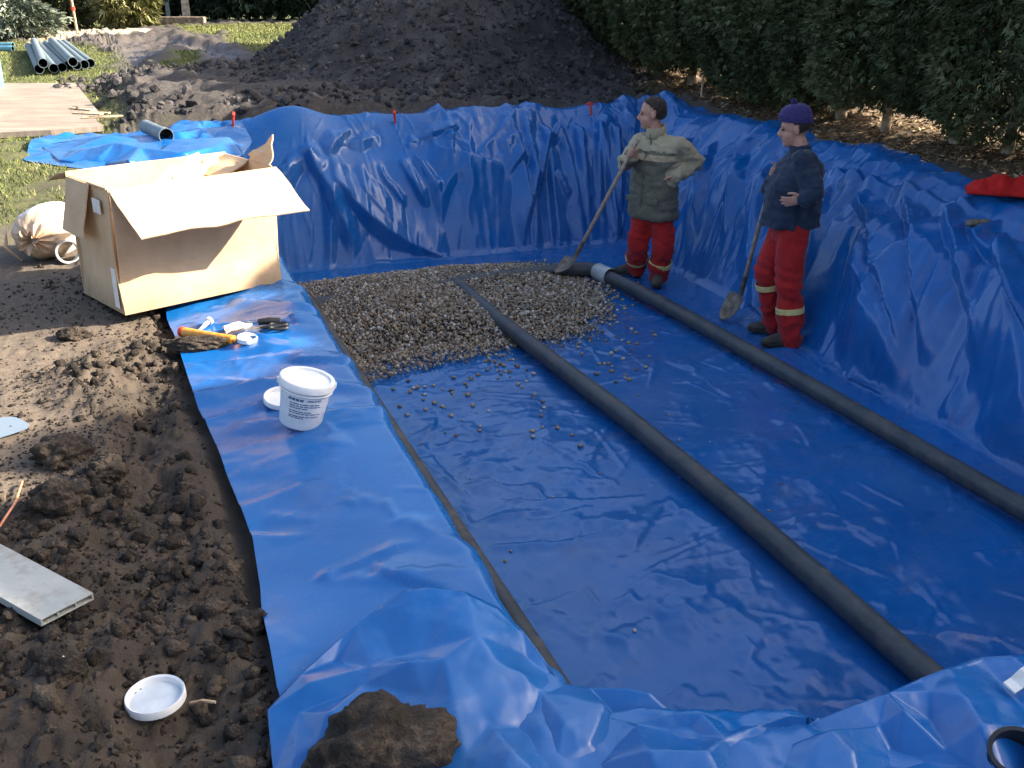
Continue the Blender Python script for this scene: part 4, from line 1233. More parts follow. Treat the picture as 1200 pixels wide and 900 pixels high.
def gravel_h(x, y):
    d = poly_dist(x, y, gpoly)
    n = fbm(x * 1.3, y * 1.3, 501, 3)
    h = 0.125 * sstep(-0.02, 0.5, d) * (0.85 + 0.4 * n)
    s, t = st(x, y)
    return h + 0.05 * np.exp(-((t - 2.2) / 0.5) ** 2 - ((s - 8.5) / 0.6) ** 2) * sstep(0, 0.3, d)

def build_gravel():
    rng = np.random.default_rng(90)
    gp = np.array(gpoly)
    lo, hi = gp.min(0) - 0.15, gp.max(0) + 0.15
    n = 44000
    x = rng.uniform(lo[0], hi[0], n); y = rng.uniform(lo[1], hi[1], n)
    d = poly_dist(x, y, gpoly) + 0.06 * fbm(x * 6, y * 6, 502, 2)
    keep = (d > 0.05) | (rng.uniform(0, 1, n) < np.exp((d - 0.05) / 0.09) * 0.9)
    s, t = st(x, y); keep &= (t > 1.47) & (s < 9.95)
    x, y = x[keep], y[keep]; n = len(x)
    size = 0.007 + 0.015 * rng.uniform(0, 1, n) ** 3.0
    pos = np.stack([x, y, FLOOR + 0.01 + gravel_h(x, y) * rng.uniform(0.85, 1.0, n) + size * 0.3], 1)
    # the sparse tail along the front
    tp_ = np.array(tailp); lo, hi = tp_.min(0), tp_.max(0)
    x2 = rng.uniform(lo[0], hi[0], 2600); y2 = rng.uniform(lo[1], hi[1], 2600)
    k = (poly_dist(x2, y2, tailp) > -0.02) & (rng.uniform(0, 1, 2600) < 0.55 + 0.5 * fbm(x2 * 4, y2 * 4, 503, 2))
    x2, y2 = x2[k], y2[k]; s2 = 0.010 + 0.010 * rng.uniform(0, 1, len(x2)) ** 2
    pos = np.concatenate([pos, np.stack([x2, y2, np.full(len(x2), FLOOR + 0.012) + s2 * 0.5], 1)]); size = np.concatenate([size, s2])
    n = len(pos)
    protos = [lump_proto(60 + k, 1, 0.22) for k in range(5)]
    V, F, ID = scatter(protos, pos, size, rng, (0.5, 0.8))
    o = mesh_np('gravel', V, F, MATS['pebble'], None, True)
    pick = rng.integers(0, len(STONES), n); br = rng.uniform(0.65, 1.25, (n, 1))
    br[rng.uniform(0, 1, n) < 0.02] = 1.6
    c = np.concatenate([np.clip(STONES[pick] * br, 0, 0.8), np.ones((n, 1))], 1)
    cattr(o, 'stone', c[ID])
    tag(o, 'spread bed of brown and grey gravel at the far end of the pit', 'gravel', None, 'stuff')
    # earth between the stones
    gx = np.linspace(gp[:, 0].min(), gp[:, 0].max(), 120); gy = np.linspace(gp[:, 1].min(), gp[:, 1].max(), 120)
    X, Y = np.meshgrid(gx, gy, indexing='ij'); D = poly_dist(X, Y, gpoly)
    Z = FLOOR - 0.008 + gravel_h(X, Y) * 0.9 - 0.05 * (D < 0.03)
    f = grid_faces(120, 120); ok = (D.ravel()[f] > -0.02).all(1)
    b = mesh_np('gravel_bed', np.stack([X, Y, Z], -1).reshape(-1, 3), f[ok], MATS['clod_soil'], o); fattr(b, 'tint', np.full(120 * 120, 0.6)); tag(b, kind='stuff')
    # single stones strewn over the sheet
    meshes = []
    for k in range(10):
        co, f = lump_proto(80 + k, 2, 0.25)
        me = bpy.data.meshes.new('pebble')
        me.from_pydata((co * np.array([1.15, 0.95, 0.7])).tolist(), [], f.tolist())
        me.polygons.foreach_set('use_smooth', [True] * len(me.polygons))
        a = me.attributes.new('stone', 'FLOAT_COLOR', 'POINT'); a.data.foreach_set('color', np.tile(np.append(STONES[k % len(STONES)] * 1.05, 1), len(co)).astype(np.float32))
        me.materials.append(MATS['pebble']); meshes.append(me)
    spots = [(rng.normal(595, 22), rng.normal(425, 13), 1) for _ in range(40)] + [(rng.normal(720, 22), rng.normal(372, 28), 1) for _ in range(52)] + \
            [(rng.normal(715, 24), rng.normal(425, 18), 1) for _ in range(18)] + [(rng.normal(600, 60), rng.normal(480, 32), 1) for _ in range(30)] + \
            [(rng.normal(510, 36), rng.normal(455, 14), 1) for _ in range(28)] + [(rng.uniform(470, 960), rng.uniform(450, 780), 0) for _ in range(26)] + [(rng.normal(690, 14), rng.normal(352, 18), 1) for _ in range(20)]
    rn = random.Random(8); k = 0
    for u, v, big_ in spots:
        p = at(u, v, FLOOR + 0.015); s, t = st(p.x, p.y)
        if not (1.6 < t < 4.98 and 2.7 < s < 10.1): continue
        if min(abs(t - q) for q in PIPES_T) < 0.09: continue
        if float(poly_dist(np.array(p.x), np.array(p.y), gpoly)) > -0.02: continue
        r = rn.uniform(0.009, 0.019) if big_ else rn.uniform(0.006, 0.011)
        o = bpy.data.objects.new('pebble', meshes[k % 10]); COL.objects.link(o)
        o.location = (p.x, p.y, sheet_z(p.x, p.y) + r * 0.45); o.scale = (r, r, r); o.rotation_euler = (rn.uniform(-.3, .3), rn.uniform(-.3, .3), rn.uniform(0, 6.28))
        tag(o, 'single small pebble lying loose on the blue pit floor', 'pebble', 'loose pebbles strewn over the blue pit floor')
        k += 1
build_gravel()

# ---------------------------------------------------------------- cardboard box
def build_box():
    B0 = at(147, 371); B1 = at(330, 331); B2 = at(104, 344)
    e1 = (B1 - B0); L = e1.length; e1.normalize()
    e2 = Vector((-e1.y, e1.x, 0)); Wd = (B2 - B0).dot(e2); H = 0.62
    z0 = max(rest_z(*(B0 + e1 * L * f + e2 * Wd * g).to_2d()) for f in (0.1, 0.5, 0.9) for g in (0.2, 0.8))
    root = empty('cardboard_box', (B0.x, B0.y, z0 - 0.02), math.atan2(e1.y, e1.x))
    tag(root, 'large open cardboard box with spread flaps on the left rim', 'box')
    T = 0.007
    rn = random.Random(4)
    def panel(name, o0, ux, uy, w, h, nx=10, ny=7, warp=0.012, seed=0, rag=0.0, parent=root, mat='cardboard', t=T, cut=None):
        """a slightly warped sheet of board spanned by ux*w and uy*h, with real thickness"""
        ux = Vector(ux).normalized(); uy = Vector(uy).normalized(); nrm = ux.cross(uy).normalized()
        bm = bmesh.new(); top = []; bot = []
        for i in range(nx + 1):
            a, b = [], []
            for j in range(ny + 1):
                fu, fv = i / nx, j / ny
                hh = h
                if rag: hh = h * (1 + rag * float(fbm(np.array(fu * 3.0 + seed), np.array(seed * 1.7), seed, 2)))
                if cut: hh *= cut(fu)
                d = warp * float(fbm(np.array(fu * 1.6 + seed * 3.1), np.array(fv * 1.4 + seed), seed + 600, 3)) * min(1.0, 3 * fv)
                p = Vector(o0) + ux * (w * fu) + uy * (hh * fv) + nrm * d
                a.append(bm.verts.new(p + nrm * t * 0.5)); b.append(bm.verts.new(p - nrm * t * 0.5))
            top.append(a); bot.append(b)
        for i in range(nx):
            for j in range(ny):
                bm.faces.new((top[i][j], top[i + 1][j], top[i + 1][j + 1], top[i][j + 1])); bm.faces.new((bot[i][j], bot[i][j + 1], bot[i + 1][j + 1], bot[i + 1][j]))
        for i in range(nx):
            bm.faces.new((top[i][0], bot[i][0], bot[i + 1][0], top[i + 1][0])); bm.faces.new((top[i][ny], top[i + 1][ny], bot[i + 1][ny], bot[i][ny]))
        for j in range(ny):
            bm.faces.new((top[0][j], top[0][j + 1], bot[0][j + 1], bot[0][j])); bm.faces.new((top[nx][j], bot[nx][j], bot[nx][j + 1], top[nx][j + 1]))
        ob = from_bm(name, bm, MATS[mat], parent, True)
        md = ob.modifiers.new('edge', 'EDGE_SPLIT'); md.split_angle = R(50)
        return ob
    Z = Vector((0, 0, 1)); X = Vector((1, 0, 0)); Y = Vector((0, 1, 0))
    tri = lambda f: 1.0
    front = panel('side_panel', (0, 0, 0), X, Z, L, H - 0.005, 16, 10, 0.034, 1)
    panel('side_panel', (0, Wd, 0), X, Z, L, H + 0.02, 14, 9, 0.016, 2)
    panel('end_panel', (0.004, 0.004, 0), Y, Z, Wd - 0.008, H, 10, 10, 0.030, 3)
    panel('end_panel', (L - 0.004, 0.004, 0), Y, Z, Wd - 0.008, H + 0.01, 8, 9, 0.014, 4)
    panel('bottom', (0.01, 0.01, 0.02), X, Y, L - 0.02, Wd - 0.02, 4, 4, 0.004, 5)
    # front flap folded out over the front, standing away from it
    panel('flap', (0.0, -0.008, H), X * 1.0 + Vector((0.0, 0, 0.0)), Vector((0.02, -0.86, -0.52)), L * 1.02, 0.33, 14, 7, 0.028, 6, 0.10)
    # rear flap stands up behind
    panel('flap', (0, Wd + 0.006, H + 0.015), X, Vector((0, 0.95, -0.30)), L, 0.27, 12, 6, 0.03, 7, 0.05)
    # left end flap hangs down outside, torn
    panel('flap', (-0.006, Wd * 0.42, H), Y, Vector((-0.22, 0, -0.97)), Wd * 0.52, 0.27, 6, 6, 0.02, 8, 0.05)
    panel('flap', (-0.002, 0.02, H + 0.004), Y, Vector((0.86, 0.1, -0.5)), Wd * 0.44, 0.20, 6, 6, 0.04, 9, 0.2)
    # right end flap half raised, curled
    panel('flap', (L - 0.004, 0.02, H + 0.01), Y, Vector((0.25, 0.05, 0.92)), Wd * 0.42, 0.14, 6, 6, 0.04, 10, 0.15, cut=lambda f: 1.0 - 0.75 * f)
    panel('flap', (L - 0.01, Wd * 0.45, H + 0.01), Y, Vector((-0.80, 0.1, -0.35)), Wd * 0.5, 0.22, 6, 6, 0.04, 11, 0.12)
    # loose inner sheets of board leaning inside
    panel('inner_sheet', (L * 0.52, Wd * 0.35, H - 0.20), Vector((0.86, 0.5, 0.08)), Vector((-0.10, 0.35, 0.93)), 0.42, 0.20, 8, 5, 0.03, 12, 0.15)
    panel('inner_sheet', (L * 0.16, Wd * 0.30, H - 0.24), Vector((0.95, 0.12, 0.22)), Vector((0.05, 0.3, 0.95)), 0.48, 0.20, 8, 5, 0.04, 13, 0.3)
    panel('inner_sheet', (0.02, Wd * 0.2, H - 0.12), Vector((0.98, 0.05, 0.0)), Vector((0.0, 0.9, -0.25)), 0.55, 0.22, 8, 5, 0.03, 14, 0.2)
    # tape strip and paper label
    panel('paper_label', (-0.012, Wd * 0.18, H - 0.13), Y, Z, 0.09, 0.07, 2, 2, 0.0, 15, t=0.002, mat='paper')
    panel('tape_strip', (-0.010, Wd * 0.05, 0.03), Y, Z, 0.05, 0.20, 2, 4, 0.0, 16, t=0.002, mat='paper')
build_box()

# ---------------------------------------------------------------- sack with gathered neck, pipe ring in front of it
def sack_material():
    m = NT('sack_plastic'); v = m.coord('Object')
    g = m.n('ShaderNodeSeparateXYZ'); m.l(v, g.inputs[0])
    f = m.math('ADD', m.math('MULTIPLY', g.outputs['Y'], -2.6), m.math('MULTIPLY', m.noise(v, 14, 4, 0.6), 0.5))
    c = m.ramp(f, [(0.42, (0.74, 0.72, 0.68, 1)), (0.62, (0.56, 0.40, 0.27, 1))])  # white to tan: dimmer light on the front put into the colour
    pr = m.ramp(m.noise(m.coord('Object', (26, 26, 60)), 1.0, 2, 0.5), [(0.66, G1), (0.70, G2)])
    c = m.mix(m.math('MULTIPLY', pr, 0.5), c, (0.16, 0.14, 0.14, 1))
    m.set(col=c, rough=0.5, spec=0.4); m.bump(m.noise(v, 16, 4, 0.6), 0.4, 0.01)
sack_material()
def build_sack():
    p = at(62, 300); z = rest_z(p.x, p.y)
    root = empty('sack', (p.x, p.y, z - 0.015), R(2)); root.scale = (0.88, 0.88, 0.95); tag(root, 'white plastic sack, its dim-lit front painted tan, with a gathered neck beside the box', 'sack')
    bm = bmesh.new(); rings = []; n = 56
    prof = [(-0.25, 0.012), (-0.246, 0.05), (-0.225, 0.11), (-0.17, 0.155), (-0.08, 0.18), (0.03, 0.19), (0.15, 0.175), (0.25, 0.13), (0.30, 0.07), (0.31, 0.01)]
    for i, (y, r) in enumerate(prof):
        ring = []
        for k in range(n):
            a = 2 * math.pi * k / n
            pleat = 0.16 * math.sin(a * 11 + 0.6 * math.sin(a * 3)) * max(0.0, 1 - i / 5.0)
            nz = 0.07 * float(fbm(np.array(math.cos(a) * 1.5 + i * 0.4), np.array(math.sin(a) * 1.5), 640, 3))
            rr = r * (1 + pleat + nz)
            x = rr * 1.12 * math.cos(a); zz = 0.165 + rr * 0.88 * math.sin(a)
            ring.append(Vector((x, y + 0.01 * math.sin(a * 11), max(0.0, zz))))
        rings.append(ring)
    loft(bm, rings); ob = from_bm('bag', bm, MATS['sack_plastic'], root)
    bm = bmesh.new(); rings = []
    for y, r in ((-0.235, 0.018), (-0.275, 0.022), (-0.30, 0.045), (-0.315, 0.06)):
        rings.append([Vector((r * (1 + 0.35 * math.sin(a * 7)) * math.cos(a) - 0.02, y + 0.01 * math.sin(5 * a), 0.165 + r * (1 + 0.35 * math.sin(a * 7)) * math.sin(a))) for a in [2 * math.pi * k / 42 for k in range(42)]])
    loft(bm, rings, False); from_bm('gathered_neck', bm, MATS['sack_plastic'], root)
    bm = bmesh.new(); tube(bm, [Vector((-0.14, -0.16, 0.02)), Vector((-0.22, -0.19, 0.10)), Vector((-0.235, -0.10, 0.2))], [0.03, 0.05, 0.01], 10, True, 0.25)
    from_bm('corner_ear', bm, MATS['sack_plastic'], root)
    q = at(81, 308); z = rest_z(q.x, q.y)
    ring = empty('pipe_ring', (q.x, q.y, z + 0.058)); ring.rotation_euler = (R(78), R(0), R(28))
    tag(ring, 'short grey pipe ring lying against the white sack', 'pipe ring')
    bm = bmesh.new(); lathe(bm, [(0.058, -0.05), (0.064, -0.045), (0.064, 0.02), (0.069, 0.025), (0.069, 0.05), (0.060, 0.05), (0.056, 0.045), (0.056, -0.045)], 28, None, True)
    from_bm('barrel', bm, MATS['collar_grey'], ring)
    bm = bmesh.new(); lathe(bm, [(0.0705, 0.03), (0.0715, 0.034), (0.0705, 0.044)], 28); from_bm('lip', bm, MATS['collar_grey'], ring)
build_sack()

# ---------------------------------------------------------------- bucket, lids
mm = NT('ink'); mm.set(col=(0.07, 0.12, 0.24, 1), rough=0.5)
def build_bucket():
    p = on(352, 497)
    b = empty('bucket', (p.x, p.y, p.z + 0.010)); b.rotation_mode = 'QUATERNION'; b.rotation_quaternion = Quaternion((0, 1, 0), R(13)) @ Quaternion((0, 0, 1), R(-75)); tag(b, 'white plastic bucket with printed lettering on the blue rim', 'bucket')
    bm = bmesh.new()
    lathe(bm, [(0.0, 0.006), (0.076, 0.0), (0.080, 0.006), (0.096, 0.165), (0.0965, 0.172), (0.090, 0.172), (0.0745, 0.012), (0.0, 0.012)], 44); from_bm('body', bm, MATS['white_plastic'], b)
    bm = bmesh.new()
    lathe(bm, [(0.0, 0.178), (0.085, 0.178), (0.088, 0.186), (0.102, 0.187), (0.106, 0.180), (0.106, 0.160), (0.102, 0.157), (0.0975, 0.160)], 44)
    from_bm('lid', bm, MATS['white_plastic'], b)
    bm = bmesh.new(); lathe(bm, [(0.0985, 0.142), (0.1015, 0.146), (0.0985, 0.151)], 44); from_bm('rib', bm, MATS['white_plastic'], b)
    # printed words: rows of short dark blue bars, a bold heading on top
    bm = bmesh.new(); rl = random.Random(15)
    def word(a0, a1, z0, z1):
        n = max(1, int((a1 - a0) / 0.08)); prev = None
        for i in range(n + 1):
            a = a0 + (a1 - a0) * i / n; cur = []
            for z in (z0, z1):
                r = 0.080 + (0.0965 - 0.080) * (z - 0.006) / 0.159 + 0.0009
                cur.append(bm.verts.new((r * math.cos(a), r * math.sin(a), z)))
            if prev: bm.faces.new((prev[0], cur[0], cur[1], prev[1]))
            prev = cur
    for z, h, a1, big_ in ((0.128, 0.010, -0.15, 1), (0.129, 0.005, 0.55, 0), (0.112, 0.0045, 0.5, 0), (0.103, 0.0045, 0.62, 0), (0.094, 0.0045, 0.05, 0), (0.080, 0.004, 0.2, 0), (0.072, 0.004, 0.66, 0), (0.060, 0.004, 0.58, 0), (0.053, 0.004, -0.1, 0)):
        a = -0.72 if h < 0.009 else -0.80
        if z == 0.129: a = 0.0
        while a < a1:
            w = rl.uniform(0.08, 0.26) if not big_ else 0.14
            word(a, min(a + w, a1 + 0.05), z - h / 2, z + h / 2); a += w + (0.035 if not big_ else 0.03)
    from_bm('printed_lettering', bm, MATS['ink'], b)
    for sx in (-1, 1):
        bm = bmesh.new(); box_bm(bm, (0, sx * 0.106, 0.166), (0.02, 0.01, 0.022), None, 0.003); from_bm('handle_lug', bm, MATS['white_plastic'], b)
    def lid(name, u, v, r, rot, label, mats=('white_plastic', 'white_plastic'), dz=0.004):
        p = on(u, v); e = empty(name, (p.x, p.y, p.z + dz)); e.rotation_euler = rot; tag(e, label, 'lid')
        bm = bmesh.new(); lathe(bm, [(r * 0.86, 0.004), (r * 0.90, 0.018), (r * 0.97, 0.021), (r, 0.017), (r, 0.0), (r * 0.93, -0.002)], 40); from_bm('rim', bm, MATS[mats[0]], e)
        bm = bmesh.new(); lathe(bm, [(0.0005, 0.004), (r * 0.5, 0.0045), (r * 0.861, 0.004)], 40); from_bm('disc', bm, MATS[mats[1]], e)
        return e
    lid('loose_lid', 331, 470, 0.075, (R(10), R(6), 0), 'white round lid half hidden behind the white bucket')
    lid('upturned_lid', 185, 834, 0.0715, (R(3), R(-2), 0), 'pale round lid lying upturned on the dark soil in front', ('white_plastic', 'lid_inside'), 0.034)
    lid('small_white_lid', 290, 400, 0.047, (R(4), R(3), 0), 'small white lid next to the orange cartridge')
build_bucket()

# ---------------------------------------------------------------- small tools on the rim
def build_tools():
    a = on(212, 394); b = on(274, 401)
    d = (b - a); L = d.length
    e = empty('sealant_cartridge', (a.x, a.y, a.z + 0.024)); e.rotation_euler = (0, 0, math.atan2(d.y, d.x)); tag(e, 'orange sealant cartridge with a red end on the blue rim', 'cartridge')
    RY = Matrix.Rotation(R(90), 4, 'Y')
    bm = bmesh.new(); lathe(bm, [(0.0, 0.015), (0.0235, 0.015), (0.0235, L - 0.02), (0.0, L - 0.02)], 24, RY); from_bm('barrel', bm, MATS['orange_print'], e)
    bm = bmesh.new(); lathe(bm, [(0.0, 0.0), (0.022, 0.0), (0.0245, 0.004), (0.0245, 0.022), (0.0236, 0.024)], 24, RY); from_bm('end_cap', bm, MATS['red_plastic'], e)
    bm = bmesh.new(); lathe(bm, [(0.0236, L - 0.026), (0.0258, L - 0.024), (0.0258, L), (0.010, L), (0.009, L + 0.02)], 24, RY); from_bm('nozzle_collar', bm, MATS['orange_print'], e)
    # white nozzle
    p = on(240, 384); q = on(251, 378)
    n_ = empty('white_nozzle', (p.x, p.y, p.z + 0.012)); n_.rotation_euler = (0, R(-20), math.atan2(q.y - p.y, q.x - p.x)); tag(n_, 'white tapered nozzle behind the orange cartridge', 'nozzle')
    bm = bmesh.new(); lathe(bm, [(0.0, -0.05), (0.006, -0.05), (0.012, 0.03), (0.020, 0.032), (0.020, 0.045), (0.0, 0.045)], 18, RY); from_bm('cone', bm, MATS['white_plastic'], n_)
    # paper pad
    p = on(280, 386); pd = empty('paper_wad', (p.x, p.y, p.z + 0.006)); pd.rotation_euler = (R(4), R(-3), R(24)); tag(pd, 'crumpled white paper behind the small white lid', 'paper')
    bm = bmesh.new(); box_bm(bm, (0, 0, 0), (0.14, 0.085, 0.01), None, 0.002)
    bmesh.ops.subdivide_edges(bm, edges=bm.edges[:], cuts=4, use_grid_fill=True)
    for v in bm.verts: v.co.z += 0.02 * float(fbm(np.array(v.co.x * 22), np.array(v.co.y * 22), 700, 2)) + 0.012
    from_bm('sheet', bm, MATS['paper'], pd, False)
    # scissors with black loops
    p = on(308, 388); sc = empty('scissors', (p.x, p.y, p.z + 0.012), R(12)); tag(sc, 'steel scissors with black looped handles on the blue rim', 'scissors')
    for sg in (-1, 1):
        bm = bmesh.new()
        pr = [(-0.10, 0.002 * sg), (-0.02, 0.012 * sg), (0.0, 0.010 * sg), (0.0, -0.006 * sg), (-0.03, -0.006 * sg)]
        t0 = [bm.verts.new((x, y, 0.004 + 0.002 * sg)) for x, y in pr]; b0 = [bm.verts.new((x, y, 0.001 + 0.002 * sg)) for x, y in pr]
        bm.faces.new(t0); bm.faces.new(list(reversed(b0)))
        for i in range(5): bm.faces.new((t0[i], b0[i], b0[(i + 1) % 5], t0[(i + 1) % 5]))
        from_bm('blade', bm, MATS['steel'], sc, False)
        bm = bmesh.new(); pts = []
        for k in range(17):
            a_ = 2 * math.pi * k / 16
            pts.append(Vector((0.075 + 0.042 * math.cos(a_), sg * (0.027 + 0.020 * math.sin(a_)), 0.008)))
        tube(bm, pts, 0.0075, 8, False); tube(bm, [Vector((-0.01, 0, 0.005)), Vector((0.03, sg * 0.008, 0.008)), Vector((0.045, sg * 0.014, 0.008))], [0.006, 0.009, 0.009], 8)
        from_bm('handle', bm, MATS['black_plastic'], sc)
    # dark grip: a small hammer-like knife handle lying across
    p = on(316, 381); kn = empty('black_grip', (p.x, p.y, p.z + 0.018), R(8)); tag(kn, 'black rubber tool grip lying above the scissors', 'tool')
    bm = bmesh.new(); tube(bm, [Vector((-0.055, 0, 0)), Vector((-0.05, 0, 0)), Vector((0.0, 0, 0.004)), Vector((0.05, 0, 0)), Vector((0.056, 0, 0))], [0.008, 0.016, 0.018, 0.016, 0.009], 12); from_bm('grip', bm, MATS['black_plastic'], kn)
    bm = bmesh.new(); tube(bm, [Vector((-0.12, 0, 0)), Vector((-0.055, 0, 0))], [0.004, 0.005], 8); from_bm('shank', bm, MATS['steel'], kn)
build_tools()

# ---------------------------------------------------------------- lumps, board, wire and scraps on the soil
def clod(name, u, v, size, seed, label, mat='clod_soil', sub=5, zoff=0.3, rough=0.32, place=None):
    p = place if place is not None else on(u, v)
    co, f = lump_proto(seed, sub, rough)
    co = co * (1 + 0.05 * billow(co[:, 0] * 5 + co[:, 2] * 3, co[:, 1] * 5 - co[:, 2] * 2, seed + 9, 3) + 0.025 * fbm(co[:, 0] * 17 + co[:, 2] * 9, co[:, 1] * 17, seed + 2, 3))[:, None]
    co = co * np.array(size)
    o = mesh_np(name, co, f, MATS[mat]); fattr(o, 'tint', 0.5 + 0.35 * fbm(co[:, 0] * 30, co[:, 1] * 30, seed, 2))
    o.location = (p.x, p.y, p.z + size[2] * zoff); tag(o, label, 'clod')
    return o
q = at(447, 872, 0.09)
c_ = clod('soil_clod', 0, 0, (0.135, 0.115, 0.10), 811, 'big dark lump of soil on the folded sheet in front', place=Vector((q.x, q.y, 0.09)), zoff=0.0)
c_.rotation_euler = (0, 0, R(25))
clod('soil_clod', 228, 408, (0.15, 0.055, 0.045), 812, 'flat crumbly soil lump against the orange cartridge', zoff=0.35)
clod('soil_clod', 75, 540, (0.10, 0.09, 0.07), 813, 'pale brown soil lump standing out left of the sheet')
clod('soil_clod', 125, 555, (0.065, 0.055, 0.045), 814, 'reddish brown soil lump right of the pale brown one')
clod('soil_clod', 68, 588, (0.085, 0.07, 0.055), 815, 'round dark soil lump above the metal plank')
clod('soil_clod', 292, 735, (0.05, 0.045, 0.04), 816, 'soil lump close to the sheet edge left of the fold')
clod('soil_clod', 88, 395, (0.075, 0.05, 0.035), 817, 'sunlit soil lump in front of the cardboard box')
d_ = clod('black_clod', 74, 792, (0.052, 0.050, 0.045), 818, 'black round lump with white plaster crumbs between plank and lid')
rn = random.Random(2)
for k in range(9):
    bm = bmesh.new(); bmesh.ops.create_icosphere(bm, subdivisions=1, radius=1.0)
    for v in bm.verts: v.co *= rn.uniform(0.6, 1.2)
    ob = from_bm('plaster_crumb', bm, MATS['plaster'], d_, False)
    a = rn.uniform(-0.5, 3.4); r = rn.uniform(0.0, 0.032)
    ob.location = (r * math.cos(a), r * math.sin(a), 0.045 * math.sqrt(max(0.1, 1 - (r / 0.055) ** 2)) - 0.002); ob.scale = (rn.uniform(.004, .010), rn.uniform(.004, .008), 0.004)

def build_plank():
    a = on(95, 707); b = on(50, 745); c = on(2, 634)
    wv = (b - a); wd = wv.length; lv = (c - a)
    zz = lv.cross(-wv).normalized() if lv.cross(-wv).z > 0 else lv.cross(wv).normalized()
    pw = zz.cross(wv).normalized(); pw = pw if pw.dot(lv) > 0 else -pw
    y = (lv.normalized() * 0.7 + pw * 0.3).normalized(); x = y.cross(zz).normalized()
    org = a if x.dot(wv) > 0 else b
    L = 0.95; T = 0.018
    e = empty('metal_plank', org + zz * 0.03); M_ = Matrix((x, y, zz)).transposed()
    e.rotation_euler = M_.to_euler(); tag(e, 'grey hollow metal plank lying at the left edge on the soil', 'plank')
    for nm, c_, sz in (('top_plate', (wd / 2, L / 2, T), (wd, L, 0.004)), ('bottom_plate', (wd / 2, L / 2, 0), (wd, L, 0.004)), ('edge_strip', (0.003, L / 2, T / 2), (0.006, L, T - 0.004)),
                       ('edge_strip', (wd - 0.003, L / 2, T / 2), (0.006, L, T - 0.004)), ('web', (wd * 0.33, L / 2, T / 2), (0.006, L - 0.004, T - 0.004)), ('web', (wd * 0.67, L / 2, T / 2), (0.006, L - 0.004, T - 0.004))):
        bm = bmesh.new(); box_bm(bm, c_, sz, None, 0.0012); from_bm(nm, bm, MATS['aluminium_grey'], e, False)
build_plank()

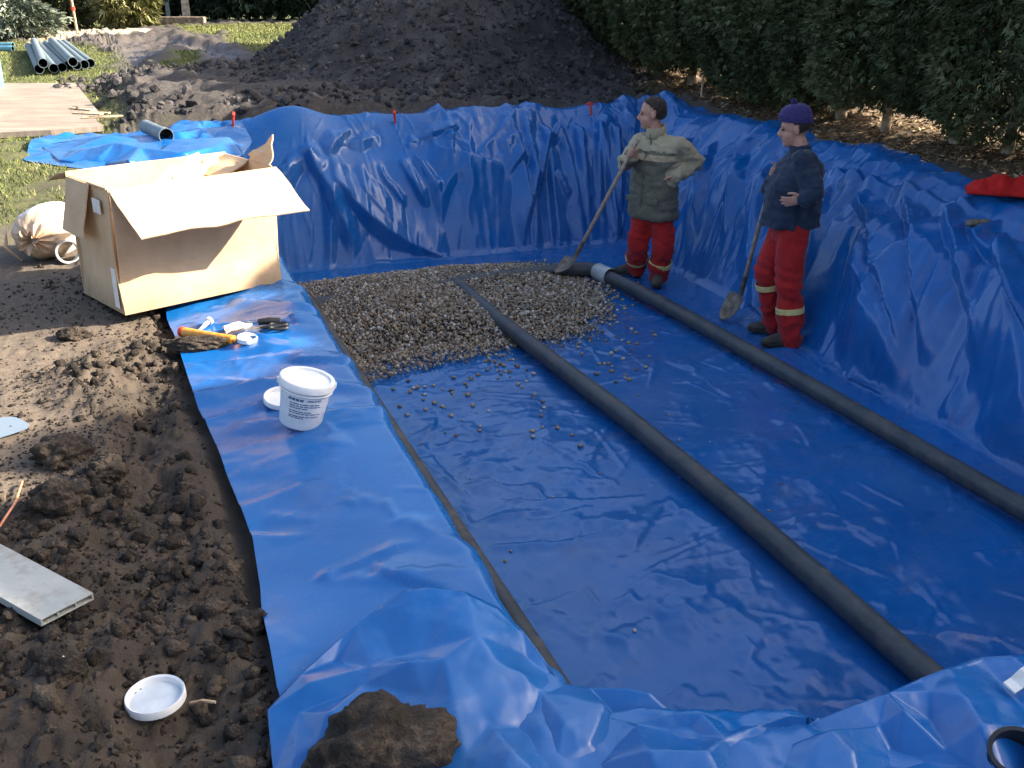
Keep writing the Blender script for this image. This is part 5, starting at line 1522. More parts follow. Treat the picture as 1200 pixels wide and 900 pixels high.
def build_scraps():
    a = on(2, 626); b = on(16, 600); c = on(27, 569)
    bm = bmesh.new(); o_ = a
    tube(bm, [a - o_ + Vector((-0.05, -0.05, 0.01)), Vector((0, 0, 0.03)), b - o_ + Vector((0.012, 0, 0.035)), c - o_ + Vector((0, 0, 0.015))], 0.004, 8)
    o = from_bm('copper_wire', bm, MATS['copper']); o.location = a; tag(o, 'short bent copper coloured wire by the metal plank', 'wire')
    a = on(223, 827); b = on(253, 826)
    bm = bmesh.new(); tube(bm, [Vector((0, 0, 0.008)), (b - a) * 0.5 + Vector((0, 0.004, 0.010)), (b - a) + Vector((0, 0, 0.008))], [0.004, 0.0055, 0.004], 7)
    o = from_bm('stick', bm, MATS['stick_wood']); o.location = a; tag(o, 'small pale stick beside the upturned lid', 'stick')
    # puddle in a footprint
    p = on(-2, 506); bm = bmesh.new()
    vs3 = [bm.verts.new((0.09 * (1 + 0.3 * math.sin(3 * k * 0.3927 + 1)) * math.cos(k * 0.3927), 0.12 * math.sin(k * 0.3927), 0)) for k in range(16)]
    bm.faces.new(vs3); o = from_bm('puddle', bm, MATS['water']); o.location = (p.x, p.y, p.z + 0.012); tag(o, kind='structure')
    # black pipe end near the camera, bottom right
    p = on(1188, 905); e = empty('pipe_stub', (p.x, p.y, p.z + 0.03)); e.rotation_euler = (R(18), R(-12), 0); tag(e, 'black open pipe end at the bottom right corner', 'pipe end')
    bm = bmesh.new(); lathe(bm, [(0.055, -0.06), (0.055, 0.028), (0.060, 0.030), (0.060, 0.04), (0.050, 0.04), (0.049, -0.06)], 30, None, True); from_bm('barrel', bm, MATS['black_plastic'], e)
    bm = bmesh.new(); lathe(bm, [(0.0605, 0.018), (0.0625, 0.022), (0.0605, 0.027)], 30); from_bm('bead', bm, MATS['black_plastic'], e)
    p = at(1196, 796, 0.085); bm = bmesh.new(); box_bm(bm, (0, 0, 0), (0.06, 0.035, 0.006), None, 0.001); bmesh.ops.subdivide_edges(bm, edges=bm.edges[:], cuts=2, use_grid_fill=True)
    for v in bm.verts: v.co.z += 0.02 * math.sin(v.co.x * 60)
    o = from_bm('paper_scrap', bm, MATS['paper'], None, False); o.location = (p.x, p.y, p.z); o.rotation_euler = (0.2, 0.1, 0.5); tag(o, 'pinkish white paper scrap at the right edge', 'paper')
    # pegs holding the sheet
    def surf_pt(u, v):
        d = ray(u, v); k = np.arange(2.5, 16, 0.02); x = d.x * k; y = d.y * k; z = CAM_Z + d.z * k
        a_, b_ = st(x, y); i = int(np.argmax(z < h_smooth(a_, b_) + 0.02)); return Vector((float(x[i]), float(y[i]), float(z[i])))
    for u, v, lb in ((274, 156, 'red peg pinning the sheet above the cardboard box'), (463, 142, 'red peg pinning the sheet in front of the soil heap'), (693, 132, 'red peg pinning the sheet left of the man in khaki')):
        p = surf_pt(u, v + 2); e = empty('peg', (p.x, p.y, p.z + (0.09 if u < 300 else 0.0))); e.scale = (1.3, 1.3, 1.2); e.rotation_euler = (R(rn.uniform(-8, 8)), R(rn.uniform(-8, 8)), rn.uniform(0, 3)); tag(e, lb, 'peg', 'red pegs along the far rim')
        bm = bmesh.new(); tube(bm, [Vector((0, 0, -0.1)), Vector((0, 0, 0.10))], [0.006, 0.011], 8); from_bm('spike', bm, MATS['red_plastic'], e)
        bm = bmesh.new(); tube(bm, [Vector((-0.035, 0, 0.09)), Vector((0, 0, 0.105)), Vector((0.03, 0, 0.085))], [0.009, 0.013, 0.008], 8); from_bm('hook', bm, MATS['red_plastic'], e)
    p = at(820, 122, 0.05); bm = bmesh.new(); tube(bm, [Vector((0, 0, -0.1)), Vector((0.02, 0, 0.3)), Vector((0.05, 0, 0.58))], [0.014, 0.013, 0.011], 7)
    o = from_bm('stake', bm, MATS['stick_wood']); o.location = p; tag(o, 'thin wooden stake standing behind the khaki jacketed man', 'stake')
    # red garment on the right rim
    p = at(1178, 219, 0.12); bm = bmesh.new(); bmesh.ops.create_grid(bm, x_segments=44, y_segments=26, size=0.5)
    for v in bm.verts:
        x, y = v.co.x * 0.62, v.co.y * 0.26; X_, Y_ = np.array(x * 9), np.array(y * 9)
        e_ = max(0.0, 1 - (abs(v.co.x) / 0.5) ** 4) * max(0.0, 1 - (abs(v.co.y) / 0.5) ** 4)
        v.co = Vector((x, y, (0.06 + 0.07 * float(billow(X_ * 0.7, Y_, 720, 2)) + 0.03 * float(billow(X_ * 2, Y_ * 2, 721, 2))) * e_))
    o = from_bm('red_garment', bm, MATS['red_cloth']); o.location = (p.x + 0.06, p.y, rest_z(p.x, p.y) + 0.02); o.rotation_euler = (0, 0, R(-20)); md = o.modifiers.new('thick', 'SOLIDIFY'); md.thickness = 0.012
    tag(o, 'crumpled red garment lying on the right rim under the hedge', 'garment')
    p = at(1150, 236, 0.08); clod('muddy_stone', 0, 0, (0.085, 0.04, 0.03), 840, 'muddy brown stone on the sheet beside the red garment', 'stone_brown', 4, 0.6, 0.3, Vector((p.x, p.y, rest_z(p.x, p.y))))
mm = NT('water'); mm.set(col=(0.16, 0.20, 0.24, 1), rough=0.04, spec=0.6)  # sky reflection put into the puddle's pale blue-grey base colour
mottled('red_cloth', (0.42, 0.012, 0.010, 1), (0.56, 0.022, 0.016, 1), 9, 0.85, 0.3, 0.006, 0.2)
mottled('stone_brown', (0.10, 0.08, 0.06, 1), (0.22, 0.18, 0.14, 1), 30, 0.85, 0.5, 0.005)
build_scraps()

# ---------------------------------------------------------------- pipes and board on the lawn
def lawn_pipe(p0, p1, r, label, group, mat='pipe_grey', name='plastic_pipe'):
    d = p1 - p0; L = d.length
    e = empty(name, p0); e.rotation_mode = 'QUATERNION'; e.rotation_quaternion = d.to_track_quat('Z', 'Y'); tag(e, label, 'pipe', group)
    bm = bmesh.new(); lathe(bm, [(r * 0.90, L), (r, L), (r, L * 0.5), (r, 0.14), (r * 1.08, 0.11), (r * 1.08, 0.0), (r * 0.97, 0.0)], 20); from_bm('barrel', bm, MATS[mat], e)
    bm = bmesh.new(); lathe(bm, [(r * 0.97, 0.0), (r * 0.93, 0.12), (r * 0.90, L)], 20); from_bm('bore', bm, MATS['pipe_inside_shade'], e)
near = [(46, 81), (63, 80), (73, 79), (81, 76), (90, 76.5), (99, 75.5), (106, 74)]
far = [(33, 53), (39, 51), (48, 54), (55, 52), (61, 51), (69, 50), (75, 50)]
nm = ['leftmost', 'second from the left', 'third from the left', 'middle', 'third from the right', 'second from the right', 'rightmost']
r_ = 0.066
for (a, b, w) in zip(near, far, nm):
    p0 = at(*a, r_ + 0.02); p1 = at(*b, r_ + 0.02)
    p1 = p0 + (p1 - p0).normalized() * 4.9
    lawn_pipe(p0, p1, r_, 'grey plastic pipe on the lawn, %s of the bottom row' % w, 'grey pipes stacked on the lawn')
for a, b, w in (((50.5, 74), (40, 49), 'left'), ((85.5, 72.5), (60, 47), 'right')):
    p0 = at(*a, r_ * 2.75); p1 = p0 + (at(*b, r_ * 2.75) - p0).normalized() * 4.9
    lawn_pipe(p0, p1, r_, 'grey plastic pipe on top of the stacked row, the %s one' % w, 'grey pipes stacked on the lawn')
p0 = at(195, 159, 0.10); p1 = at(170, 148, 0.10)
lawn_pipe(p0, p0 + (p1 - p0).normalized() * 0.70, 0.066, 'short grey pipe lying alone behind the crumpled sheet corner', None)
for k, v_ in enumerate((53, 57)):
    p0 = at(15, v_, 0.05); p1 = at(-60, v_ - 1, 0.05)
    lawn_pipe(p0, p1, 0.05, 'pale blue pipe at the left edge by the juniper, the %s one' % ('farther', 'nearer')[k], 'pale blue pipes at the left edge', 'pale_blue_plastic')

def build_lawn_things():
    # wide worn wooden sheet trodden with mud
    m = NT('worn_board'); v = m.coord('Object'); a = m.noise(m.coord('Object', (0.7, 4.5, 1)), 2.2, 6, 0.7); b = m.noise(v, 2.0, 6, 0.7)
    c = m.ramp(a, [(0.3, (0.17, 0.14, 0.115, 1)), (0.55, (0.27, 0.225, 0.18, 1)), (0.75, (0.42, 0.34, 0.25, 1))])
    c = m.mix(m.ramp(b, [(0.45, G1), (0.7, (0.7, 0.7, 0.7, 1))]), c, (0.16, 0.13, 0.105, 1)); m.set(col=c, rough=0.8, spec=0.3); m.bump(a, 0.5, 0.02)
    px = [(-90, 98), (88, 97.5), (96, 107), (108, 122), (117, 133), (112, 141), (121, 148), (60, 153), (-90, 160)]
    pts = [at(u, v_, 0.05) for u, v_ in px]; o_ = at(40, 130); e = empty('wooden_sheet', (o_.x, o_.y, 0)); tag(e, 'wide worn wooden sheet smeared with mud on the lawn', 'wooden sheet')
    bm = bmesh.new(); tp_ = [bm.verts.new((p.x - o_.x, p.y - o_.y, 0.055)) for p in pts]; bt = [bm.verts.new((p.x - o_.x, p.y - o_.y, 0.0)) for p in pts]
    bm.faces.new(tp_); bm.faces.new(list(reversed(bt)))
    for i in range(len(pts)): j = (i + 1) % len(pts); bm.faces.new((tp_[i], bt[i], bt[j], tp_[j]))
    from_bm('board', bm, m.m, e, False)
    for k in range(5):
        p = at(96 + 7 * k, 127 + 2.2 * k + 3 * (k % 2), 0.07); bm = bmesh.new()
        box_bm(bm, (p.x - o_.x, p.y - o_.y, 0.062), (0.35, 0.07, 0.015), Matrix.Rotation(R(-30 + 14 * k), 3, 'Z'), 0.003); from_bm('splinter', bm, MATS['stick_wood'], e, False)
    # blue drum whose edge shows at the left border, white canister below it
    p = at(-14, 108); e = empty('blue_drum', p); tag(e, 'blue plastic drum cut by the left border of the picture', 'drum')
    bm = bmesh.new(); lathe(bm, [(0.0, 0), (0.20, 0), (0.212, 0.02), (0.21, 0.2), (0.215, 0.22), (0.215, 0.24), (0.21, 0.26), (0.21, 0.52), (0.2, 0.56), (0.0, 0.56)], 26); from_bm('body', bm, MATS['pale_blue_plastic'], e)
    bm = bmesh.new(); lathe(bm, [(0.206, 0.545), (0.218, 0.55), (0.218, 0.572), (0.2, 0.575)], 26); from_bm('hoop', bm, MATS['black_plastic'], e)
    p = at(-8, 142); e = empty('white_canister', (p.x, p.y, 0.05)); tag(e, 'white canister at the left border on the wooden sheet', 'canister')
    bm = bmesh.new(); lathe(bm, [(0.0, 0), (0.07, 0), (0.075, 0.01), (0.075, 0.09), (0.05, 0.11), (0.0, 0.11)], 20); from_bm('body', bm, MATS['white_plastic'], e)
    bm = bmesh.new(); lathe(bm, [(0.02, 0.11), (0.02, 0.13), (0.0, 0.13)], 14); from_bm('cap', bm, MATS['red_plastic'], e)
    # chopping log, tree stake, fence posts and edging far off
    p = at(64, 38); bm = bmesh.new(); tube(bm, [Vector((0, 0, 0)), Vector((0, 0, 0.25)), Vector((0.02, 0, 0.42))], [0.24, 0.22, 0.21], 14); o = from_bm('stump', bm, MATS['bark']); o.location = p; tag(o, 'brown tree stump between juniper and conifer column', 'stump')
    p = at(91, 40); e = empty('tree_stake', p); tag(e, 'thin stake with an orange tie before the conifer column', 'stake')
    bm = bmesh.new(); tube(bm, [Vector((0, 0, -0.1)), Vector((-0.06, 0, 1.6))], 0.03, 7); from_bm('pole', bm, MATS['stick_wood'], e)
    bm = bmesh.new(); tube(bm, [Vector((-0.022, 0, 0.52)), Vector((-0.025, 0, 0.60))], 0.05, 8); from_bm('tie', bm, MATS['red_plastic'], e)
    for u, w in ((202, 'left'), (223, 'right')):
        p = at(u, 25.5); p.y -= 0.3; bm = bmesh.new(); box_bm(bm, (0, 0, 0.9), (0.10 if w == 'left' else 0.2, 0.10, 1.8), None, 0.01); o = from_bm('fence_post', bm, MATS['pale_bark'] if w == 'right' else MATS['pipe_grey'], None, False); o.location = p
        tag(o, 'pale post in front of the distant hedge, the %s one' % w, 'post', 'posts before the distant hedge')
    p = at(203, 29); bm = bmesh.new(); box_bm(bm, (0, 0, 0.10), (1.7, 0.25, 0.2), None, 0.02); o = from_bm('timber_edging', bm, MATS['bark'], None, False); o.location = p; tag(o, 'low dark timber edging below the distant posts', 'edging')
build_lawn_things()
# ================================================================ THE TWO MEN AND THEIR SHOVELS
def remeshed(name, bm, voxel, smooth=4, fac=0.5, disp=None):
    """one continuous skin over all the shapes in bm"""
    bmesh.ops.recalc_face_normals(bm, faces=bm.faces[:])
    me = bpy.data.meshes.new('raw'); bm.to_mesh(me); bm.free()
    o = bpy.data.objects.new('raw', me); COL.objects.link(o)
    r = o.modifiers.new('r', 'REMESH'); r.mode = 'VOXEL'; r.voxel_size = voxel; r.adaptivity = 0.0
    s = o.modifiers.new('s', 'SMOOTH'); s.iterations = smooth; s.factor = fac
    dg = bpy.context.evaluated_depsgraph_get()
    out = bpy.data.meshes.new_from_object(o.evaluated_get(dg))
    bpy.data.objects.remove(o); bpy.data.meshes.remove(me)
    out.name = name
    if disp is not None:
        n = len(out.vertices); co = np.empty(n * 3, np.float32); no = np.empty(n * 3, np.float32)
        out.vertices.foreach_get('co', co); out.vertices.foreach_get('normal', no)
        co = co.reshape(-1, 3); no = no.reshape(-1, 3)
        co = co + no * disp(co)[:, None].astype(np.float32)
        out.vertices.foreach_set('co', co.ravel()); out.update()
    return out

def ell(bm, c, ax, rad, seg=16):
    """ellipsoid at c with axes ax (3 vectors) and radii"""
    m = Matrix((ax[0], ax[1], ax[2])).transposed().to_4x4()
    bmesh.ops.create_uvsphere(bm, u_segments=seg, v_segments=seg // 2 + 2, radius=1.0, matrix=Matrix.Translation(Vector(c)) @ m @ Matrix.Diagonal((*rad, 1)))

def chain(bm, pts, radii, seg=12):
    tube(bm, pts, radii, seg, True)
    I = (Vector((1, 0, 0)), Vector((0, 1, 0)), Vector((0, 0, 1)))
    for p, r in zip(pts, radii): ell(bm, p, I, (r, r, r), 10)

def ring_loft(bm, rings, L, F, n=24, power=2.3):
    rr = []
    for c, a, b in rings:
        ring = []
        for k in range(n):
            th = 2 * math.pi * k / n; cx, sx = math.cos(th), math.sin(th)
            q = (abs(cx) ** power + abs(sx) ** power) ** (-1 / power)
            ring.append(Vector(c) + L * (a * q * cx) + F * (b * q * sx))
        rr.append(ring)
    loft(bm, rr)

def grip_hand(bm, wrist, c, axis, rh, flip=1):
    A = Vector(axis).normalized(); B = (Vector(wrist) - Vector(c)); B = (B - A * B.dot(A)).normalized(); C = A.cross(B) * flip
    for k in range(4):
        off = (k - 1.5) * 0.0215; ln = (215, 235, 225, 195)[k]
        pts = []; n = 7
        for i in range(n):
            th = R(15 + ln * i / (n - 1)); pts.append(Vector(c) + A * off + (B * math.cos(th) + C * math.sin(th)) * (rh + 0.010))
        tube(bm, pts, [0.0105, 0.0105, 0.010, 0.0095, 0.009, 0.0085, 0.007], 8)
    pts = [Vector(c) + A * (0.030 + 0.01 * i) + (B * math.cos(R(-10 - 38 * i)) + C * math.sin(R(-10 - 38 * i))) * (rh + 0.012) for i in range(4)]
    tube(bm, pts, [0.014, 0.012, 0.011, 0.008], 8)
    pc = Vector(c) + B * (rh + 0.024)
    ell(bm, pc, (A, B, C), (0.046, 0.022, 0.032), 14)
    chain(bm, [pc, pc.lerp(Vector(wrist), 0.5), Vector(wrist)], [0.027, 0.027, 0.030], 10)

def open_hand(bm, wrist, d, side, curl=14):
    d = Vector(d).normalized(); side = Vector(side); side = (side - d * side.dot(d)).normalized(); n = d.cross(side)
    w = Vector(wrist); pc = w + d * 0.055
    ell(bm, pc, (d, side, n), (0.055, 0.044, 0.018), 14)
    chain(bm, [w - d * 0.02, w + d * 0.02], [0.030, 0.028], 10)
    for k in range(4):
        b = w + d * (0.095 - 0.004 * abs(k - 1.2)) + side * (0.031 - 0.0205 * k); ln = (0.030, 0.034, 0.032, 0.024)[k]
        spread = side * (0.10 * (1.5 - k)); dd = (d + spread).normalized(); pts = [b - dd * 0.02, b]; ang = 0
        for i in range(3):
            ang += R(curl); q = dd * math.cos(ang) + n * math.sin(ang); pts.append(pts[-1] + q * ln * (1.0, 0.8, 0.65)[i])
        tube(bm, pts, [0.011, 0.0105, 0.0100, 0.009, 0.0065], 8)
    b = w + d * 0.03 + side * 0.034
    t1 = b + (d * 0.7 + side * 0.7).normalized() * 0.038; t2 = t1 + (d * 0.95 + side * 0.3).normalized() * 0.030; t3 = t2 + (d * 0.99 + side * 0.05).normalized() * 0.022
    tube(bm, [b - side * 0.012, b, t1, t2, t3], [0.015, 0.0155, 0.0125, 0.0115, 0.008], 8)

def skin_mat():
    m = NT('skin'); v = m.coord('Object')
    m.set(col=m.ramp(m.noise(v, 22, 4, 0.6), [(0.3, (0.46, 0.225, 0.150, 1)), (0.7, (0.56, 0.30, 0.21, 1))]), rough=0.55, spec=0.4)
    m.b.inputs['Subsurface Weight'].default_value = 0.08; m.b.inputs['Subsurface Radius'].default_value = (0.012, 0.005, 0.003)
skin_mat()
def cloth_mat(name, c1, c2, scale=7, dirt=0.25, dcol=(0.14, 0.11, 0.08, 1), rough=0.85):
    m = NT(name); v = m.coord('Object')
    c = m.ramp(m.noise(v, scale, 5, 0.6), [(0.3, c1), (0.7, c2)])
    d = m.ramp(m.noise(v, 3.4, 6, 0.7), [(0.52, G1), (0.76, G2)])
    m.set(col=m.mix(m.math('MULTIPLY', d, dirt), c, dcol), rough=rough, spec=0.25, sheen=0.15)
    m.bump(m.math('ADD', m.noise(v, 26, 4, 0.6), m.math('MULTIPLY', m.noise(v, 320, 2, 0.5), 0.25)), 0.35, 0.008)
cloth_mat('khaki', (0.34, 0.28, 0.17, 1), (0.43, 0.36, 0.23, 1))
cloth_mat('tan_band', (0.42, 0.31, 0.18, 1), (0.50, 0.37, 0.23, 1))
cloth_mat('olive', (0.105, 0.098, 0.068, 1), (0.15, 0.142, 0.10, 1))
cloth_mat('navy', (0.012, 0.020, 0.038, 1), (0.028, 0.044, 0.075, 1), 7, 0.12)
cloth_mat('red_work', (0.33, 0.010, 0.010, 1), (0.46, 0.018, 0.015, 1), 6, 0.22, (0.12, 0.02, 0.015, 1))
cloth_mat('reflective', (0.60, 0.46, 0.14, 1), (0.72, 0.58, 0.24, 1), 20, 0.2, rough=0.45)
cloth_mat('shoe', (0.030, 0.025, 0.020, 1), (0.085, 0.070, 0.055, 1), 18, 0.5, (0.16, 0.13, 0.10, 1), 0.7)
cloth_mat('sole', (0.012, 0.011, 0.010, 1), (0.03, 0.027, 0.024, 1), 18, 0.3)
cloth_mat('hair', (0.018, 0.012, 0.008, 1), (0.045, 0.030, 0.020, 1), 60, 0.0, rough=0.6)
cloth_mat('knit', (0.028, 0.020, 0.085, 1), (0.055, 0.040, 0.15, 1), 40, 0.05)
mm = NT('eye_dark'); mm.set(col=(0.02, 0.015, 0.012, 1), rough=0.2)

class Figure:
    def __init__(self, w0, F, label):
        self.w0 = w0
        vd = Vector((w0.x, w0.y, 0)).normalized(); self.vd = vd; self.r = Vector((vd.y, -vd.x, 0))
        self.root = empty('person', w0, math.atan2(self.r.y, self.r.x)); tag(self.root, label, 'person')
        self.F = Vector(F).normalized(); self.L = Vector((0, 0, 1)).cross(self.F).normalized(); self.U = Vector((0, 0, 1))
        self.skin = bmesh.new()
    def px(self, u, v, foff=0.0):
        """local point in the upright plane through the figure, foff metres nearer the camera"""
        d = ray(u, v); k = (self.w0.to_2d().dot(self.vd.to_2d()) - foff) / (d.x * self.vd.x + d.y * self.vd.y)
        p = Vector((d.x * k, d.y * k, CAM_Z + d.z * k)); return self.loc(p)
    def loc(self, p):
        q = p - self.w0; return Vector((q.dot(self.r), q.dot(self.vd), q.z))
    def world(self, p):
        return self.w0 + self.r * p.x + self.vd * p.y + self.U * p.z
    def head(self, c, F, pitch=0.0, sc=1.05):
        F = Vector(F).normalized(); L = self.U.cross(F).normalized(); Um = F.cross(L)
        q = Quaternion(L, R(pitch)); F = q @ F; Um = q @ Um
        self.hf = (c, F, L, Um, sc)
        bm = self.skin; P = lambda f, l, u: c + (F * f + L * l + Um * u) * sc
        ax = (F, L, Um); S = lambda *r: tuple(x * sc for x in r)
        ell(bm, P(-0.012, 0, 0.030), ax, S(0.098, 0.077, 0.095), 24)
        ell(bm, P(0.022, 0, -0.045), ax, S(0.068, 0.060, 0.075), 20)
        ell(bm, P(0.055, 0, -0.092), ax, S(0.032, 0.030, 0.024), 14)
        ell(bm, P(0.030, 0.038, -0.035), ax, S(0.045, 0.025, 0.032), 12); ell(bm, P(0.030, -0.038, -0.035), ax, S(0.045, 0.025, 0.032), 12)
        ell(bm, P(0.070, 0, 0.030), ax, S(0.020, 0.055, 0.013), 14)
        tube(bm, [P(0.078, 0, 0.022), P(0.092, 0, 0.0), P(0.108, 0, -0.024), P(0.100, 0, -0.033), P(0.08, 0, -0.032)], [0.009 * sc, 0.011 * sc, 0.014 * sc, 0.015 * sc, 0.012 * sc], 10)
        for s in (-1, 1):
            ell(bm, P(0.090, s * 0.012, -0.028), ax, S(0.010, 0.008, 0.008), 8)
            ell(bm, P(-0.008, s * 0.079, -0.005), (F, L, Um), S(0.018, 0.010, 0.031), 12)
        ell(bm, P(0.082, 0, -0.056), ax, S(0.012, 0.022, 0.006), 10); ell(bm, P(0.080, 0, -0.068), ax, S(0.012, 0.020, 0.007), 10)
        for s in (-1, 1):
            b2 = bmesh.new(); ell(b2, P(0.0815, s * 0.031, 0.008), ax, S(0.008, 0.013, 0.007), 10); from_bm('eye', b2, MATS['eye_dark'], self.root)
        return P
    def finish_skin(self):
        me = remeshed('body', self.skin, 0.0075, 3, 0.4)
        o = link('body', me, MATS['skin'], self.root); return o
    def shoe(self, heel, toe, h=0.11):
        d = (toe - heel); L = d.length; d.normalize(); s = Vector((-d.y, d.x, 0))
        bm = bmesh.new(); rings = []
        for f, w, z in ((-0.02, 0.024, 0.09), (0.03, 0.046, 0.135), (0.10, 0.050, 0.15), (0.30, 0.050, 0.15), (0.46, 0.050, 0.105), (0.65, 0.055, 0.078), (0.85, 0.050, 0.055), (0.97, 0.034, 0.042), (1.01, 0.012, 0.03)):
            c = heel + d * (L * f); ring = []
            for k in range(14):
                a = math.pi * 2 * k / 14; y = math.cos(a) * w; zz = (math.sin(a) * 0.5 + 0.5) * z
                ring.append(c + s * y * (1.05 if zz < z * 0.5 else 0.85) + Vector((0, 0, zz + 0.012)))
            rings.append(ring)
        loft(bm, rings); o = link('shoe', remeshed('shoe', bm, 0.010, 3), MATS['shoe'], self.root)
        bm = bmesh.new(); rings = []
        for f, w in ((-0.025, 0.024), (0.03, 0.044), (0.3, 0.042), (0.6, 0.054), (0.85, 0.053), (0.98, 0.036), (1.03, 0.010)):
            c = heel + d * (L * f); rings.append([c + s * w + Vector((0, 0, 0.0)), c + s * w + Vector((0, 0, 0.022)), c - s * w + Vector((0, 0, 0.022)), c - s * w])
        loft(bm, rings); so = from_bm('sole', bm, MATS['sole'], o, False)
    def band(self, a, b, f, r):
        c = a.lerp(b, f); d = (b - a).normalized(); bm = bmesh.new()
        tube(bm, [c - d * 0.024, c - d * 0.022, c, c + d * 0.022, c + d * 0.024], [r - 0.006, r, r + 0.001, r, r - 0.006], 24, False)
        return from_bm('reflective_band', bm, MATS['reflective'], self.root)

def wrinkle(sd, amp=0.008, sx=1.0):
    return lambda co: amp * (billow(co[:, 0] * 9 * sx + co[:, 1] * 7, co[:, 2] * 11 + co[:, 0] * 4, sd, 3) * 0.9 + fbm(co[:, 2] * 24 + sd, co[:, 0] * 9 - co[:, 1] * 8, sd + 4, 2) * 0.6)

def leg_wrinkle(sd, amp=0.010):
    def f(co):
        low = sstep(0.5, 0.12, co[:, 2]); kn = np.exp(-((co[:, 2] - 0.48) / 0.12) ** 2)
        return amp * (0.35 + low + 0.7 * kn) * (billow(co[:, 2] * 13 + co[:, 0] * 3, co[:, 0] * 6 + co[:, 1] * 6, sd, 2)) + 0.5 * amp * fbm(co[:, 2] * 6, co[:, 0] * 14 + co[:, 1] * 14, sd + 3, 2)
    return f

def two_tone(me, fn):
    n = len(me.polygons); c = np.empty(n * 3, np.float32); me.polygons.foreach_get('center', c)
    me.polygons.foreach_set('material_index', fn(c.reshape(-1, 3)).astype(np.int32))

def seg_d(c, a, b):
    a = np.array(a); b = np.array(b); e = b - a; k = np.clip(((c - a) @ e) / (e @ e), 0, 1)
    return np.linalg.norm(c - a - k[:, None] * e, axis=1)

def shovel(top, socket, tip, label, right):
    """straight wooden shaft from top to socket, pointed steel blade from socket to tip"""
    e = empty('shovel', socket); tag(e, label, 'shovel', 'long handled shovels of the two men')
    a = top - socket; bm = bmesh.new()
    tube(bm, [a, a * 0.985, a * 0.6 + Vector((0, 0, 0.004)), a * 0.2, a * 0.02], [0.014, 0.0175, 0.018, 0.0185, 0.019], 12); from_bm('handle', bm, MATS['handle_wood'], e)
    b = tip - socket; d = b.normalized(); ax = (a.normalized() - d * a.normalized().dot(d))
    s = Vector(right); s = (s - d * s.dot(d)).normalized(); n = s.cross(d)
    if n.z < 0: n = -n
    bm = bmesh.new(); tube(bm, [a * 0.16, a * 0.07, Vector((0, 0, 0)), b * 0.14], [0.021, 0.0225, 0.022, 0.012], 12); from_bm('socket', bm, MATS['worn_steel'], e)
    L = b.length; bm = bmesh.new(); rows = []
    for f, w in ((0.04, 0.05), (0.08, 0.085), (0.14, 0.095), (0.4, 0.100), (0.65, 0.092), (0.85, 0.066), (0.96, 0.03), (1.0, 0.006)):
        row = []
        for k in range(9):
            g = (k - 4) / 4; row.append(bm.verts.new(d * (L * f) + s * (w * g) + n * (0.040 * g * g * (1 - 0.5 * f) + 0.035 * (f - 0.5) ** 2 * 2 - 0.012)))
        rows.append(row)
    for r0, r1 in zip(rows[:-1], rows[1:]):
        for k in range(8): bm.faces.new((r0[k], r0[k + 1], r1[k + 1], r1[k]))
    o = from_bm('blade', bm, MATS['worn_steel'], e); md = o.modifiers.new('t', 'SOLIDIFY'); md.thickness = 0.004
    return e

